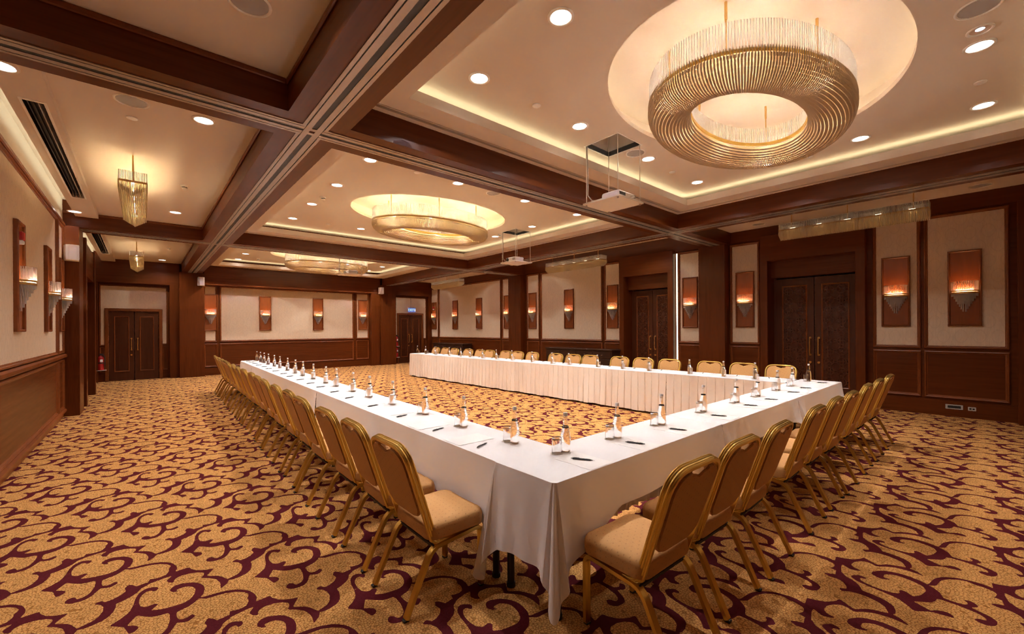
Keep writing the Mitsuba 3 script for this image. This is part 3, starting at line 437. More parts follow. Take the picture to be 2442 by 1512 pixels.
def door(fn, u0, u1, top, d, label, flip=False, frame=True):
    dk = struct(fresh_door(), label)
    if frame:
        part(dk, 'frame', merge([slab(fn, u0 - .09, u0, 0, top + .09, d - .03, d + .05, .01), slab(fn, u1, u1 + .09, 0, top + .09, d - .03, d + .05, .01), slab(fn, u0, u1, top, top + .09, d - .03, d + .05, .01)]), 'wood_trim')
    m = (u0 + u1) / 2
    for k, (a, b) in enumerate(((u0, m - .004), (m + .004, u1))):
        lf = part(dk, 'leaf', slab(fn, a + .003, b - .003, .01, top - .004, d - .045, d), 'wood_door')
        pa, pb, pz0, pz1 = a + .12, b - .12, .28, top - .16
        part(lf, 'moulding', ring_frame(pa, pb, pz0, pz1, [(0, 0), (0, .012), (.012, .016), (.03, .006), (.03, 0)], lambda u, z, h: fn(u, z, h + d)), 'wood_trim')
        w, h = pb - pa - .06, pz1 - pz0 - .06; key = (round(w, 2), round(h, 2))
        if key not in LAT: LAT[key] = extrude(lattice(w, h, 0), .014)
        part(lf, 'carved_lattice', place2d(LAT[key], fn, pa + .03, pz0 + .03, d), 'wood_plaque' if False else 'wood_door')
        hu = (m - .075) if k == 0 else (m + .075)
        hd = [fn(hu, .96, d), fn(hu, .96, d + .055), fn(hu, 1.32, d + .055), fn(hu, 1.32, d)]
        nrm = np.array(fn(1, 0, 0)) - np.array(fn(0, 0, 0))
        part(lf, 'handle', merge([sweep(fillet(hd, .02, 4), [(.011 * math.cos(q), .011 * math.sin(q)) for q in np.arange(8) * PI / 4], nrm), cyl(fn(hu, .96, d), fn(hu, .96, d + .01), .022, 12), cyl(fn(hu, 1.32, d), fn(hu, 1.32, d + .01), .022, 12)]), 'brass', smooth=35, label='brass bar handle')
        if k == 0 or flip: part(lf, 'lock', cyl(fn(hu, .80, d), fn(hu, .80, d + .018), .025, 14), 'brass', smooth=35, label='round brass lock')
    return dk
_dn = [0]
def fresh_door():
    _dn[0] += 1; return f'door_{_dn[0]}'
door(wf, -.79, .41, 2.18, -.02, 'dark carved double door at the far left, under wallpaper')
door(wf, 8.87, 10.05, 2.22, -.02, 'dark carved double door in the far right corner, under the exit sign')
def portal(a, b, label):
    q = fresh('trim_1') if False else None
    part(wR, 'portal_jamb', bx(XR - .16, XR + .30, a, a + .15, 0, 3.02, .005), 'wood_vertical')
    part(wR, 'portal_jamb', bx(XR - .16, XR + .30, b - .15, b, 0, 3.02, .005), 'wood_vertical')
    part(wR, 'portal_header', bx(XR - .16, XR + .30, a, b, 3.0, 3.56, .005), 'wood_beam_y')
    part(wR, 'portal_lintel', bx(XR + .08, XR + .30, a + .15, b - .15, 2.64, 3.0), 'wood_beam_y')
    door(wr, a + .19, b - .19, 2.62, -.26, label, True, False)
    part(wR, 'portal_back', bx(XR + .26, XR + .30, a + .1, a + .20, 0, 2.7), 'wood_door'); part(wR, 'portal_back', bx(XR + .26, XR + .30, b - .20, b - .1, 0, 2.7), 'wood_door')
portal(*DR[0], 'large dark carved double door in the right wall, nearest the camera')
portal(*DR[1], 'large dark carved double door in the middle of the right wall')
part(wR, 'slit_light', bx(XR - .012, XR - .004, 5.475, 5.515, .35, 3.48), 'white_plastic', label='thin vertical strip of light beside the middle door', emitter={'type': 'area', 'radiance': lum(2.6, 2.1, 1.3)})

# ------------------------------------------------------------------ tables (three rows of narrow tables)
LA = math.atan(.030); BA = math.atan(.022)
def tl(u, v, z=0):   # left row: u along the row, v across from its outer edge
    c, s = math.cos(LA), math.sin(LA); return T().translate([1.59 + s * (u - 1.5) + c * v, 1.5 + c * (u - 1.5) - s * v, z]).rotate([0, 0, 1], -math.degrees(LA))
def tr_(u, v, z=0): return T().translate([u, 1.50 + v, z])
def tbk(u, v, z=0):  # far row: v from its inner (pleated) edge
    c, s = math.cos(BA), math.sin(BA); return T().translate([6.985 - s * (u - 2.0) + c * v, 2.0 + c * (u - 2.0) + s * v, z]).rotate([0, 0, 1], math.degrees(BA))
TH = .75
LSEG = [2.0, 3.97, 5.87, 7.70, 9.50, 11.20, 13.05]
RSEG = [1.59, 3.59, 5.58, 7.62]
BSEG = [2.02, 3.84, 5.66, 7.48, 9.30, 11.12, 12.95]
ROWS = {'l': 'left table row', 'r': 'right table row', 'b': 'far table row'}
def add_table(tf, a, b, depth, row, along_x, label):
    t = thing('banquet_table', label, 'table', 'narrow tables under white cloths')
    L = b - a
    w = (lambda u0, u1, v0, v1, z0, z1, q=0.0: bx(u0, u1, v0, v1, z0, z1, q)) if along_x else (lambda u0, u1, v0, v1, z0, z1, q=0.0: bx(v0, v1, u0, u1, z0, z1, q))
    M = tf(a, 0)
    part(t, 'tabletop', w(.012, L - .012, .012, depth - .012, TH - .03, TH - .004, .004), 'dark_furniture', tw=M)
    for du in (.08, L - .08):
        for dv in (.06, depth - .06):
            x, y = (du, dv) if along_x else (dv, du)
            part(t, 'leg', merge([cyl((x, y, .02), (x, y, TH - .03), .022, 10), cyl((x, y, 0), (x, y, .025), .027, 10)]), 'black', tw=M)
    return t, M
def sm(x): x = np.clip(x, 0, 1); return x * x * (3 - 2 * x)
def cloth_mesh(L, D, drop, seed, fold0=.07, fold1=.07, back_drop=0.0, along_x=True):
    """A cloth over a table: flat top, a front drop (v < 0 side) with corner folds at the seams, a short fall at the back edge."""
    r = np.random.default_rng(seed); ns, nt = max(24, int(L / .03)), 12
    s = np.linspace(0, L, ns); V, Fc = [], []
    rows = [(D - .004, TH - back_drop, 0), (D, TH - .004, 0), (D - .006, TH + .002, 0)] if back_drop else [(D, TH - .006, 0), (D - .004, TH + .002, 0)]
    rows += [(.006, TH + .002, 0)]
    ph = r.uniform(0, 6, 4)
    for k in range(nt + 1): rows.append((None, None, k / nt))
    for v, z, t in rows:
        if v is not None:
            V.append(np.stack([s, np.full(ns, v), np.full(ns, z)], 1)); continue
        hem = drop * (1 + .03 * np.sin(s * 2.1 + ph[0]) + .015 * np.sin(s * 5.3 + ph[1]))
        for f, e in ((fold0, s), (fold1, L - s)):
            if f: hem = hem + 2.0 * f * np.exp(-(e / .10) ** 2)
        out = .004 + .012 * t + t * (.010 * np.sin(s * 3.7 + ph[2]) + .006 * np.sin(s * 9.1 + ph[3]))
        for f, e in ((fold0, s), (fold1, L - s)):
            if f: out = out + f * t * np.exp(-((e - .03 - .05 * t) / (.045 + .05 * t)) ** 2) + f * .4 * t * np.exp(-((e - .20) / .05) ** 2)
        ss = s + (np.where(s < L / 2, -1, 1) * np.exp(-np.minimum(s, L - s) / .10) * .012 * t if (fold0 or fold1) else 0)
        V.append(np.stack([ss, -out, TH + .001 - hem * t], 1))
    V = np.vstack(V); n = len(V) // ns
    for i in range(n - 1):
        a = np.arange(ns - 1) + i * ns; Fc += [np.stack([a, a + 1, a + 1 + ns], 1), np.stack([a, a + 1 + ns, a + ns], 1)]
    if not along_x: V = np.stack([V[:, 1], V[:, 0], V[:, 2]], 1)
    return mesh(V, np.vstack(Fc))
def corner_cloth(L, D, seed):
    """The first cloth of the right row: it also falls over the open end, in long folds at both end corners. Path: front edge from far to corner, end, inner corner."""
    r = np.random.default_rng(seed); nt = 22
    path, nr, drop, cor = [], [], [], []
    def seg(p0, p1, n0, n1, d0, d1, k, c0=0, c1=0, last=False):
        for q in range(k + (1 if last else 0)):
            w = q / k; path.append([(1 - w) * a + w * b for a, b in zip(p0, p1)]); v = np.array([(1 - w) * a + w * b for a, b in zip(n0, n1)]); nr.append(v / np.linalg.norm(v)); drop.append((1 - w) * d0 + w * d1); cor.append((1 - w) * c0 + w * c1)
    seg((L, 0), (.55, 0), (0, -1), (0, -1), .245, .25, 40)
    seg((.55, 0), (.02, 0), (0, -1), (0, -1), .25, .46, 24, 0, .6)
    seg((.02, 0), (0, .02), (0, -1), (-1, 0), .46, .46, 24, .6, .6)
    seg((0, .02), (0, D - .02), (-1, 0), (-1, 0), .46, .46, 30, .6, .6)
    seg((0, D - .02), (.01, D), (-1, 0), (-.5, 1), .46, .40, 20, .6, .6, True)
    P, N, Dp = np.array(path), np.array(nr), np.array(drop); m = len(P)
    arc = np.r_[0, np.cumsum(np.linalg.norm(np.diff(P, axis=0), axis=1))]
    # distance to each end corner along the cloth, plus angular position on the corner itself
    i1, i2 = 64 + 12, 64 + 24 + 30 + 10
    idx = np.arange(m)
    V = []
    for k in range(nt + 1):
        t = k / nt
        g1, g2 = np.exp(-((idx - i1) / 11.) ** 2), np.exp(-((idx - i2) / 11.) ** 2)
        hem = Dp + .17 * g1 ** 1.5 + .27 * g2 ** 1.5
        flare = .003 * min(1, t * 8) + t * (.03 + .085 * g1 + .075 * g2) + t * .042 * np.sin((idx - i1) * .55 + .9) * np.exp(-((idx - i1) / 16.) ** 2) + t * .036 * np.sin((idx - i2) * .62) * np.exp(-((idx - i2) / 15.) ** 2)
        flare += t * .006 * np.sin(arc * 11 + 1)
        q = P + N * flare[:, None]
        V.append(np.c_[q, TH + .001 - hem * t])
    top = [[L, 0, TH + .002], [L, D, TH + .002]]
    V0 = np.vstack(V); Fc = []
    for k in range(nt):
        a = np.arange(m - 1) + k * m; Fc += [np.stack([a, a + 1, a + 1 + m], 1), np.stack([a, a + 1 + m, a + m], 1)]
    pt = Polygon([(L, .0)] + [tuple(p) for p in P] + [(L, D)]).buffer(0)
    tp = extrude(pt, .003, TH)
    return merge([mesh(V0, np.vstack(Fc)), tp])
def skirt_mesh(L, pleat, z0, z1, seed, along_x):
    """A pleated skirt: box pleats whose edges stand proud."""
    r = np.random.default_rng(seed); n = max(3, round(L / pleat)); xs, ds = [], []
    for i in range(n):
        a = i * L / n; w = L / n; j = r.uniform(-.012, .012)
        for q, d in ((0.0, -.010), (.03, .012), (.10, .020), (.40, .024 + j), (.70, .016 - j), (.93, .012), (.985, -.004), (1.0, -.014)):
            xs.append(a + q * w * .999); ds.append(d)
    xs, ds = np.array(xs), np.array(ds); nt = 10; V = []
    for k in range(nt + 1):
        t = k / nt; amp = .25 + .75 * min(1, t * 1.4); wob = .012 * t * np.sin(xs * 7 + seed) + .008 * t * np.sin(xs * 17 + 2 * seed)
        V.append(np.stack([xs + .012 * t * np.sin(xs * 5 + seed), -(.006 + ds * amp + wob + .02 * t), np.full(len(xs), z1 + (z0 - z1) * t) + (.006 * np.sin(xs * 9) if k == nt else 0)], 1))
    V = np.vstack(V); m = len(xs); Fc = []
    for k in range(nt):
        a = np.arange(m - 1) + k * m; Fc += [np.stack([a, a + 1, a + 1 + m], 1), np.stack([a, a + 1 + m, a + m], 1)]
    if not along_x: V = np.stack([V[:, 1], V[:, 0], V[:, 2]], 1)
    return mesh(V, np.vstack(Fc))
CLG = 'white tablecloths'
DL, DRR, DB = .50, .50, .58
for i in range(6):
    a, b = LSEG[i], LSEG[i + 1]; lab = f'{nth(i, 6)} table from the near corner'
    add_table(tl, a, b, DL, 'l', False, f'narrow table hidden under white cloth in the {ROWS["l"]}, {nth(i, 6)} from the camera')
    k = thing('tablecloth', f'white cloth on the {nth(i, 6)} table of the {ROWS["l"]} from the camera', 'tablecloth', CLG)
    put(k, mikit.ply(cloth_mesh(b - a, DL, .36, 10 + i, .05 if i else .03, .05, .3, False), 'cloth', smooth=40, to_world=tl(a, 0)))
for i in range(3):
    a, b = RSEG[i], RSEG[i + 1]
    add_table(tr_, a, b, DRR, 'r', True, f'narrow table under white cloth in the {ROWS["r"]}, {nth(i, 3)} from the near corner')
    k = thing('tablecloth', ['white cloth falling in long folds over the near corner table', 'white cloth on the second table of the right-hand row', 'white cloth on the last table of the right-hand row, by the right wall'][i], 'tablecloth', CLG)
    if i == 0: put(k, mikit.ply(corner_cloth(b - a, DRR, 5), 'cloth', smooth=40, to_world=tr_(a, 0)))
    else: put(k, mikit.ply(cloth_mesh(b - a, DRR, .24, 30 + i, .08, .08 if i == 1 else .05, .3), 'cloth', smooth=40, to_world=tr_(a, 0)))
for i in range(6):
    a, b = BSEG[i], BSEG[i + 1]
    add_table(tbk, a, b, DB, 'b', False, f'narrow table in the {ROWS["b"]}, {nth(i, 6)} from the right')
    k = thing('tablecloth', f'white cloth on the {nth(i, 6)} table of the far row from the right', 'tablecloth', CLG)
    m = cloth_mesh(b - a, DB, .22, 50 + i, 0, 0, .05, False); m.vertices[:, 0] = DB - m.vertices[:, 0]; m.invert()
    put(k, mikit.ply(m, 'cloth', smooth=40, to_world=tbk(a, 0)))
    k = thing('table_skirt', f'pleated cream satin skirt on the {nth(i, 6)} table of the far row from the right', 'table skirt', 'pleated satin skirts')
    put(k, mikit.ply(skirt_mesh(b - a, .145, .035, TH - .006, 70 + i, False), 'satin', smooth=50, to_world=tbk(a, 0)))
k = thing('table_skirt', 'pleated satin skirt across the left end of the far row', 'table skirt', 'pleated satin skirts')
m = skirt_mesh(DB, .15, .035, TH - .006, 90, True); m.vertices[:, 1] *= -1; m.invert()
put(k, mikit.ply(m, 'satin', smooth=50, to_world=tbk(12.95, 0)))
for i in range(3):
    a, b = RSEG[i] + (.5 if i == 0 else 0), RSEG[i + 1] - (.62 if i == 2 else 0)
    m = skirt_mesh(b - a, .15, .06, TH - .35, 95 + i, True); m.vertices[:, 1] *= -1; m.vertices[:, 1] += DRR - .03; m.invert()
    k = thing('table_skirt', f'cream satin skirt on the inner side of the {nth(i, 3)} right-hand table from the near corner', 'table skirt', 'pleated satin skirts')
    put(k, mikit.ply(m, 'satin', smooth=50, to_world=tr_(a, 0)))

# ------------------------------------------------------------------ chairs
RIB = [(a * 1.12, b * 1.1) for a, b in [(-.020, -.009), (-.020, .006), (-.015, .010), (-.011, .0065), (-.006, .0105), (0, .0075), (.006, .0105), (.011, .0065), (.015, .010), (.020, .006), (.020, -.009)]]
def chair_parts():
    P = {}
    sx = .205
    legs = []
    for s in (-1, 1):
        x = s * sx
        fr = [(x, .165, .012), (x, .165, .30)]; P[f'leg_f{s}'] = sweep(fr, [(a * .84, b * 1.15) for a, b in RIB], (1, 0, 0))
        rail = fillet([(x, .165, .30), (x, .165, .368), (x, -.165, .338), (x, -.205, .26)], [.05, .055], 6)
        P[f'rail{s}'] = sweep(rail, [(a * .84, b * 1.15) for a, b in RIB], (1, 0, 0))
        rr = [(x, -.205, .26), (x, -.325, .012)]; P[f'leg_r{s}'] = sweep(rr, [(a * .84, b * 1.15) for a, b in RIB], (1, 0, 0))
        P[f'foot_f{s}'] = bx(x - .016, x + .016, .150, .180, 0, .014, .004); P[f'foot_r{s}'] = bx(x - .016, x + .016, -.344, -.312, 0, .014, .004)
    # back frame: an inverted U in a tilted plane, whose lower ends curl forward to the side rails
    tilt = math.atan2(.175, .52)
    def bp(x, h): return np.array([x, -.165 - math.sin(tilt) * h, .415 + math.cos(tilt) * h])
    up = fillet([bp(-.200, 0), bp(-.226, .535), bp(.226, .535), bp(.200, 0)], [.125, .125], 10)
    low = lambda s: [np.array([s * .205, -.075, .352]), np.array([s * .203, -.125, .358]), np.array([s * .200, -.152, .376])]
    # a crown: top bar slightly bowed
    path = low(-1) + up + low(1)[::-1]
    path = [np.array(p) for p in path]
    nrm = np.array([0, -math.cos(tilt), -math.sin(tilt)])
    P['back_frame'] = sweep(path, RIB, nrm)
    # cushion with a hand notch at the top
    sh = Polygon([(-.190, .085), (.190, .085), (.212, .523), (-.212, .523)]).buffer(-.105).buffer(.105)
    notch = Polygon([(-.075, .56), (-.062, .512), (-.03, .505), (0, .494), (.03, .505), (.062, .512), (.075, .56)])
    sh = sh.difference(notch.buffer(.006))
    lay = []
    for ins, d in ((.012, -.028), (.003, -.018), (0, 0), (.003, .018), (.012, .028)):
        lay.append((sh.buffer(-ins, join_style=1), d))
    ms = [extrude(lay[1][0], .036, -.018), extrude(lay[0][0], .056, -.028)]
    m = trimesh.boolean.union([ms[0], ms[1]], engine='manifold')
    v = m.vertices.copy(); m.vertices = np.array([bp(a, b) + nrm * c for a, b, c in v]); 
    if m.volume < 0: m.invert()
    P['backrest'] = m
    # seat: rounded cushion with crowned top
    so = sbox(-.225, -.19, .225, .195)
    so = so.buffer(-.06).buffer(.06, 6)
    rings = [(.02, .372), (.004, .378), (0, .395), (0, .435), (.006, .452), (.02, .464), (.05, .472), (.10, .478)]
    pts = np.array(so.exterior.segmentize(.03).coords)[:-1]; c = np.array([0, .012]); V, Fc = [], []
    for ins, z in rings:
        dvec = pts - c; ln = np.linalg.norm(dvec, axis=1, keepdims=True); q = c + dvec * (1 - ins / ln); V.append(np.c_[q, np.full(len(q), z)])
    n = len(pts); V = np.vstack(V); i = np.arange(n); j = (i + 1) % n
    for k in range(len(rings) - 1): Fc += [np.stack([k * n + i, k * n + j, (k + 1) * n + j], 1), np.stack([k * n + i, (k + 1) * n + j, (k + 1) * n + i], 1)]
    V = np.vstack([V, [0, .012, .372], [0, .012, .481]]); e = len(rings) - 1
    Fc += [np.stack([j, i, i * 0 + len(V) - 2], 1), np.stack([e * n + i, e * n + j, i * 0 + len(V) - 1], 1)]
    m = mesh(V, np.vstack(Fc))
    if m.volume < 0: m.invert()
    P['seat'] = m
    P['stretcher_f'] = cyl((-sx, .15, .355), (sx, .15, .355), .010, 8); P['stretcher_r'] = cyl((-sx, -.15, .335), (sx, -.15, .335), .010, 8)
    return P
CP = chair_parts()
MATS = {'backrest': ('upholstery', 40), 'seat': ('upholstery', 40), 'stretcher_f': ('black', False), 'stretcher_r': ('black', False)}
CPLY = {k: mikit.ply(m, MATS.get(k, ('black' if k.startswith('foot') else 'gold', 35))[0], smooth=MATS.get(k, ('', 35))[1]) for k, m in CP.items()}
def chair(M, label, group):
    t = thing('banquet_chair', label, 'chair', group)
    part(t, 'seat', CPLY['seat'], None, tw=M); part(t, 'backrest', CPLY['backrest'], None, tw=M); part(t, 'back_frame', CPLY['back_frame'], None, tw=M)
    for s in (-1, 1):
        part(t, 'side_rail', CPLY[f'rail{s}'], None, tw=M)
        for w in 'fr':
            lg = part(t, 'leg', CPLY[f'leg_{w}{s}'], None, tw=M); part(lg, 'foot', CPLY[f'foot_{w}{s}'], None, tw=M)
    part(t, 'stretcher', CPLY['stretcher_f'], None, tw=M); part(t, 'stretcher', CPLY['stretcher_r'], None, tw=M)
LY = [2.27, 2.86, 3.47, 4.20, 4.77, 5.35, 6.06, 6.60, 7.20, 7.95, 8.52, 9.20, 9.93, 10.48, 11.10, 11.75, 12.28, 12.82]
CDESC = 'gold framed tan banquet chair'
for i, y in enumerate(LY):
    d = rng.uniform(-.012, .012); a = rng.uniform(-1.5, 1.5)
    chair(tl(y, -.24 + d) @ T().rotate([0, 0, 1], -90 + a), f'{CDESC} at the left table row, {nth(i, 18)} from the camera', 'banquet chairs along the left table row')
RX = [1.955, 2.53, 3.10, 3.96, 4.57, 5.10, 5.90, 6.55, 7.25]
for i, x in enumerate(RX):
    d = rng.uniform(-.012, .012); a = rng.uniform(-1.5, 1.5)
    chair(tr_(x, -.24 + d) @ T().rotate([0, 0, 1], a), f'{CDESC} at the right table row, {nth(i, 9)} from the corner', 'banquet chairs along the right table row')
BY = [12.77, 12.19, 11.66, 10.89, 10.32, 9.85, 9.14, 8.63, 8.07, 7.24, 6.68, 6.18, 5.39, 4.81, 4.25, 3.46, 2.90, 2.33][::-1]
for i, y in enumerate(BY):
    a = rng.uniform(-2, 2)
    chair(tbk(y, .58 + .02) @ T().rotate([0, 0, 1], 90 + a), f'{CDESC} behind the far table row, {nth(i, 18)} from right', 'banquet chairs behind the far table row')

# ------------------------------------------------------------------ place settings
BOT = [(0, .004), (.020, .002), (.026, .004), (.0295, .012), (.031, .03), (.0315, .07), (.0305, .105), (.0265, .130), (.0205, .152), (.0155, .172), (.0128, .195), (.0118, .222), (.0135, .224), (.0135, .230), (.0118, .232), (0, .232)]
def smooth_prof(P, n=5):
    from scipy.interpolate import PchipInterpolator
    P = np.array(P); d = np.r_[0, np.cumsum(np.hypot(*np.diff(P, axis=0).T))]; q = np.linspace(0, d[-1], len(P) * n)
    return np.c_[PchipInterpolator(d, P[:, 0])(q), PchipInterpolator(d, P[:, 1])(q)]
BOT = [(0, .003)] + [tuple(v) for v in smooth_prof([(r * 1.05, z) for r, z in BOT[1:12]], 3)] + [(.0142, .2245), (.0142, .230), (.0124, .232), (0, .232)]
bottle_ply = mikit.ply(lathe(BOT, 20), 'water_glass', smooth=35)
cap_ply = mikit.ply(lathe([(0, .2322), (.0142, .2322), (.0145, .250), (.0125, .2535), (0, .2535)], 16), 'cap_white', smooth=35)
band_ply = mikit.ply(lathe([(.0216, .158), (.0226, .158), (.0210, .1655), (.0200, .1655)], 20, True), 'black', smooth=30)
label_ply = mikit.ply(merge([meshkit.text_mesh('AQUA', .011, .0006)]) if False else lathe([(.0334, .046), (.0336, .046), (.0336, .060), (.0334, .060)], 20, True), 'glass', smooth=30)
GL = [(0, .0), (.030, .0), (.0305, .002), (.0315, .10), (.030, .104), (0, .104), (0, .090), (.0285, .090), (.0278, .0025), (.0272, 0.0)]
glass_prof = [(.0285, .0), (.0315, .0005), (.0320, .002), (.0305, .098), (.0290, .103), (.0, .104), (.0, .088), (.0270, .087), (.0285, .002)]
glass_ply = mikit.ply(lathe(glass_prof, 28), 'glass', smooth=35)
coaster_ply = mikit.ply(lathe([(0, 0), (.042, 0), (.0425, .0008), (.042, .0016), (0, .0016)], 24), 'coaster_paper', smooth=30)
pen_a = mikit.ply(merge([cyl((-.058, 0, .0055), (.045, 0, .0055), .0052, 10), cyl((.045, 0, .0055), (.066, 0, .0045), .0050, 10, .0012), cyl((-.068, 0, .0055), (-.058, 0, .0055), .0022, 8)]), 'pen_black', smooth=35)
pen_b = mikit.ply(bx(-.052, -.014, -.0012, .0012, .0108, .0125, .0005), 'pen_black')
paper_ply = mikit.ply(bx(-.105, .105, -.148, .148, 0, .0012), 'paper')
ZT = TH + .0032
def setting(f, row, i, n, where, b, g, pn, pa, pp, prot, grp):
    """b, g, pn, pp: (u, v) of bottle, glass, pen and paper along and across the row."""
    o = f'{nth(i, n)} {where}'
    k = thing('water_bottle', f'clear water bottle with white cap, {o}', 'bottle', f'water bottles on the {grp}')
    M = f(*b, ZT) @ T().rotate([0, 0, 1], float(rng.uniform(0, 360)))
    part(k, 'body', bottle_ply, None, tw=M); part(k, 'cap', cap_ply, None, tw=M); part(k, 'neck_band', band_ply, None, tw=M, label='black neck band')
    k = thing('coaster', f'paper coaster under a tumbler, {o}', 'coaster', f'coasters on the {grp}'); put(k, {**coaster_ply, 'to_world': f(*g, ZT)})
    k = thing('drinking_glass', f'upturned clear tumbler on a coaster, {o}', 'glass', f'tumblers on the {grp}'); put(k, {**glass_ply, 'to_world': f(*g, ZT + .0017)})
    k = thing('paper_sheet', f'white note paper under a pen, {o}', 'paper', f'note papers on the {grp}'); put(k, {**paper_ply, 'to_world': f(*pp, ZT) @ T().rotate([0, 0, 1], prot)})
    k = thing('pen', f'black pen lying on note paper, {o}', 'pen', f'pens on the {grp}')
    M = f(*pn, ZT + .0014) @ T().rotate([0, 0, 1], pa)
    part(k, 'barrel', pen_a, None, tw=M); part(k, 'clip', pen_b, None, tw=M)
LBy = [2.23, 2.87, 3.54, 4.23, 4.88, 5.47, 6.15, 6.63, 7.32, 8.00, 8.57, 9.23, 9.94, 10.50, 11.20, 11.80, 12.25, 12.75]
LPy = [2.32, 2.92, 3.60, 4.29, 4.99, 5.60, 6.22, 6.75, 7.37, 8.03, 8.60, 9.29, 9.95, 10.52, 11.15, 11.76, 12.25, 12.80]
for i in range(18):
    j = rng.uniform(-.01, .01, 4)
    setting(tl, 'l', i, 18, 'on the left table row from the camera', (LBy[i], .335 + j[0]), (LBy[i] + .075, .335 + j[1]), (LPy[i], .135 + j[2]), 18 + float(rng.uniform(-6, 6)), (LPy[i] + .21, .16), 90, 'left table row')
RBx = [2.06, 2.60, 3.22, 4.01, 4.76, 5.36, 6.06, 6.63, 7.40]; RPx = [2.00, 2.555, 3.14, 3.90, 4.65, 5.20, 5.97, 6.50, 7.27]
for i in range(9):
    j = rng.uniform(-.01, .01, 4)
    setting(tr_, 'r', i, 9, 'on the right table row from the near corner', (RBx[i], .335 + j[0]), (RBx[i] - .07, .35 + j[1]), (RPx[i], .15 + j[2]), -65 + float(rng.uniform(-5, 5)), (RPx[i] - .0, .155), 0, 'right table row')
BBy = [12.74, 12.21, 11.66, 10.84, 10.26, 9.82, 9.25, 8.67, 8.06, 7.33, 6.69, 6.20, 5.43, 4.84, 4.27, 3.50, 2.94, 2.47][::-1]
for i in range(18):
    j = rng.uniform(-.01, .01, 4)
    setting(tbk, 'b', i, 18, 'on the far table row from the right', (BBy[i], .16 + j[0]), (BBy[i] + .02, .245 + j[1]), (BBy[i] - .12, .40 + j[2]), 200 + float(rng.uniform(-8, 8)), (BBy[i] - .12, .42), 90, 'far table row')

# ------------------------------------------------------------------ downlights
dl_trim = mikit.ply(lathe([(.105, 0), (.105, -.006), (.098, -.010), (.085, -.008), (.080, .0)], 28), 'white_trim', smooth=40)
dl_lamp = mikit.ply(lathe([(0, -.004), (.080, -.004)], 24), 'white_plastic')
BAYN = ['near', 'middle', 'far']
def downlight(x, y, z, label, power, col, lampL=14.0, cut=67.0, hard=.32):
    k = thing('ceiling_downlight', label, 'ceiling light', 'recessed round downlights')
    M = T().translate([x, y, z])
    part(k, 'trim_ring', dl_trim, None, tw=M)
    part(k, 'lamp', {**dl_lamp, 'to_world': M @ T().scale([1, 1, 1]), 'emitter': {'type': 'area', 'radiance': lum(*[lampL * c for c in (1.0, .93, .84)]), 'sampling_weight': .02}}, None)
    scene[fresh('downlight_beam')] = {'type': 'spot', 'to_world': T().look_at(origin=[x, y, z - .02], target=[x, y, 0], up=[0, 1, 0]), 'intensity': lum(*[power * c for c in col]), 'cutoff_angle': cut, 'beam_width': cut * hard}
GX = [2.49, 4.00, 5.53, 7.05]; GY = [[.10, 1.17, 2.25, 3.32], [5.94, 7.33, 8.74, 10.13], [12.75, 14.2, 15.75, 17.1]]
WT = {(0, 0, 1): .12, (0, 0, 2): .35, (0, 0, 3): 1.2, (0, 1, 3): 1.5, (0, 2, 3): 1.2, (0, 2, 0): .25, (0, 3, 0): .3, (0, 3, 1): .45, (2, 0, 3): 1.2, (2, 3, 3): 1.1, (2, 1, 3): .4, (2, 2, 3): .4}     # dimmed lamps of the near coffer
for b in range(3):
    for i, x in enumerate(GX):
        for j, y in enumerate(GY[b]):
            if i in (1, 2) and j in (1, 2): continue
            if b == 0 and j == 0 and i < 2: continue
            downlight(x, y, ZC, f'recessed downlight in the {BAYN[b]} coffer, {["left","second","third","right"][i]} column, {["front","second","third","back"][j]} row', SPOT * WT.get((b, i, j), 1.0), SPOT_COL, **({'cut': 57.0, 'hard': .93} if b == 2 and j == 3 else {}))
for x, y, z, lab in ((.50, 5.52, ZS, 'left side ceiling, front of the middle bay'), (.48, 10.15, ZS, 'left side ceiling, back of the middle bay'), (-.90, 10.85, 3.70, 'lower strip of the left ceiling beside the slot vent'), (-.85, 5.27, 3.70, 'lower strip of the left ceiling, cut by the photo edge'),
                     (.50, 12.6, ZS, 'left side ceiling, front of the far bay'), (.48, 17.2, ZS, 'left side ceiling, back of the far bay'), (-.75, 17.3, ZS, 'left side ceiling close to the far door'), (.50, 2.9, ZS, 'left side ceiling of the near bay')):
    downlight(x, y, z, f'recessed downlight in the {lab}', SIDE_SPOT, SPOT_COL)
for x, y, lab in ((9.55, 5.9, 'front of the middle bay'), (9.55, 10.2, 'back of the middle bay'), (9.55, 12.9, 'front of the far bay'), (9.55, 16.9, 'back of the far bay')):
    downlight(x, y, ZS, f'recessed downlight in the right side ceiling, {lab}', SIDE_SPOT, SPOT_COL)
# cool pin light in the near coffer
k = thing('pin_light', 'small adjustable bluish pin light in the near coffer by the right edge', 'ceiling light')
M = T().translate([5.24, .09, ZC])
part(k, 'trim_ring', {**dl_trim, 'to_world': M @ T().scale([.8, .8, 1])}, None); part(k, 'lamp', {**dl_lamp, 'to_world': M @ T().translate([-.02, .0, 0]) @ T().scale([.35, .35, 1]), 'emitter': {'type': 'area', 'radiance': lum(10, 14, 22), 'sampling_weight': .02}}, None)

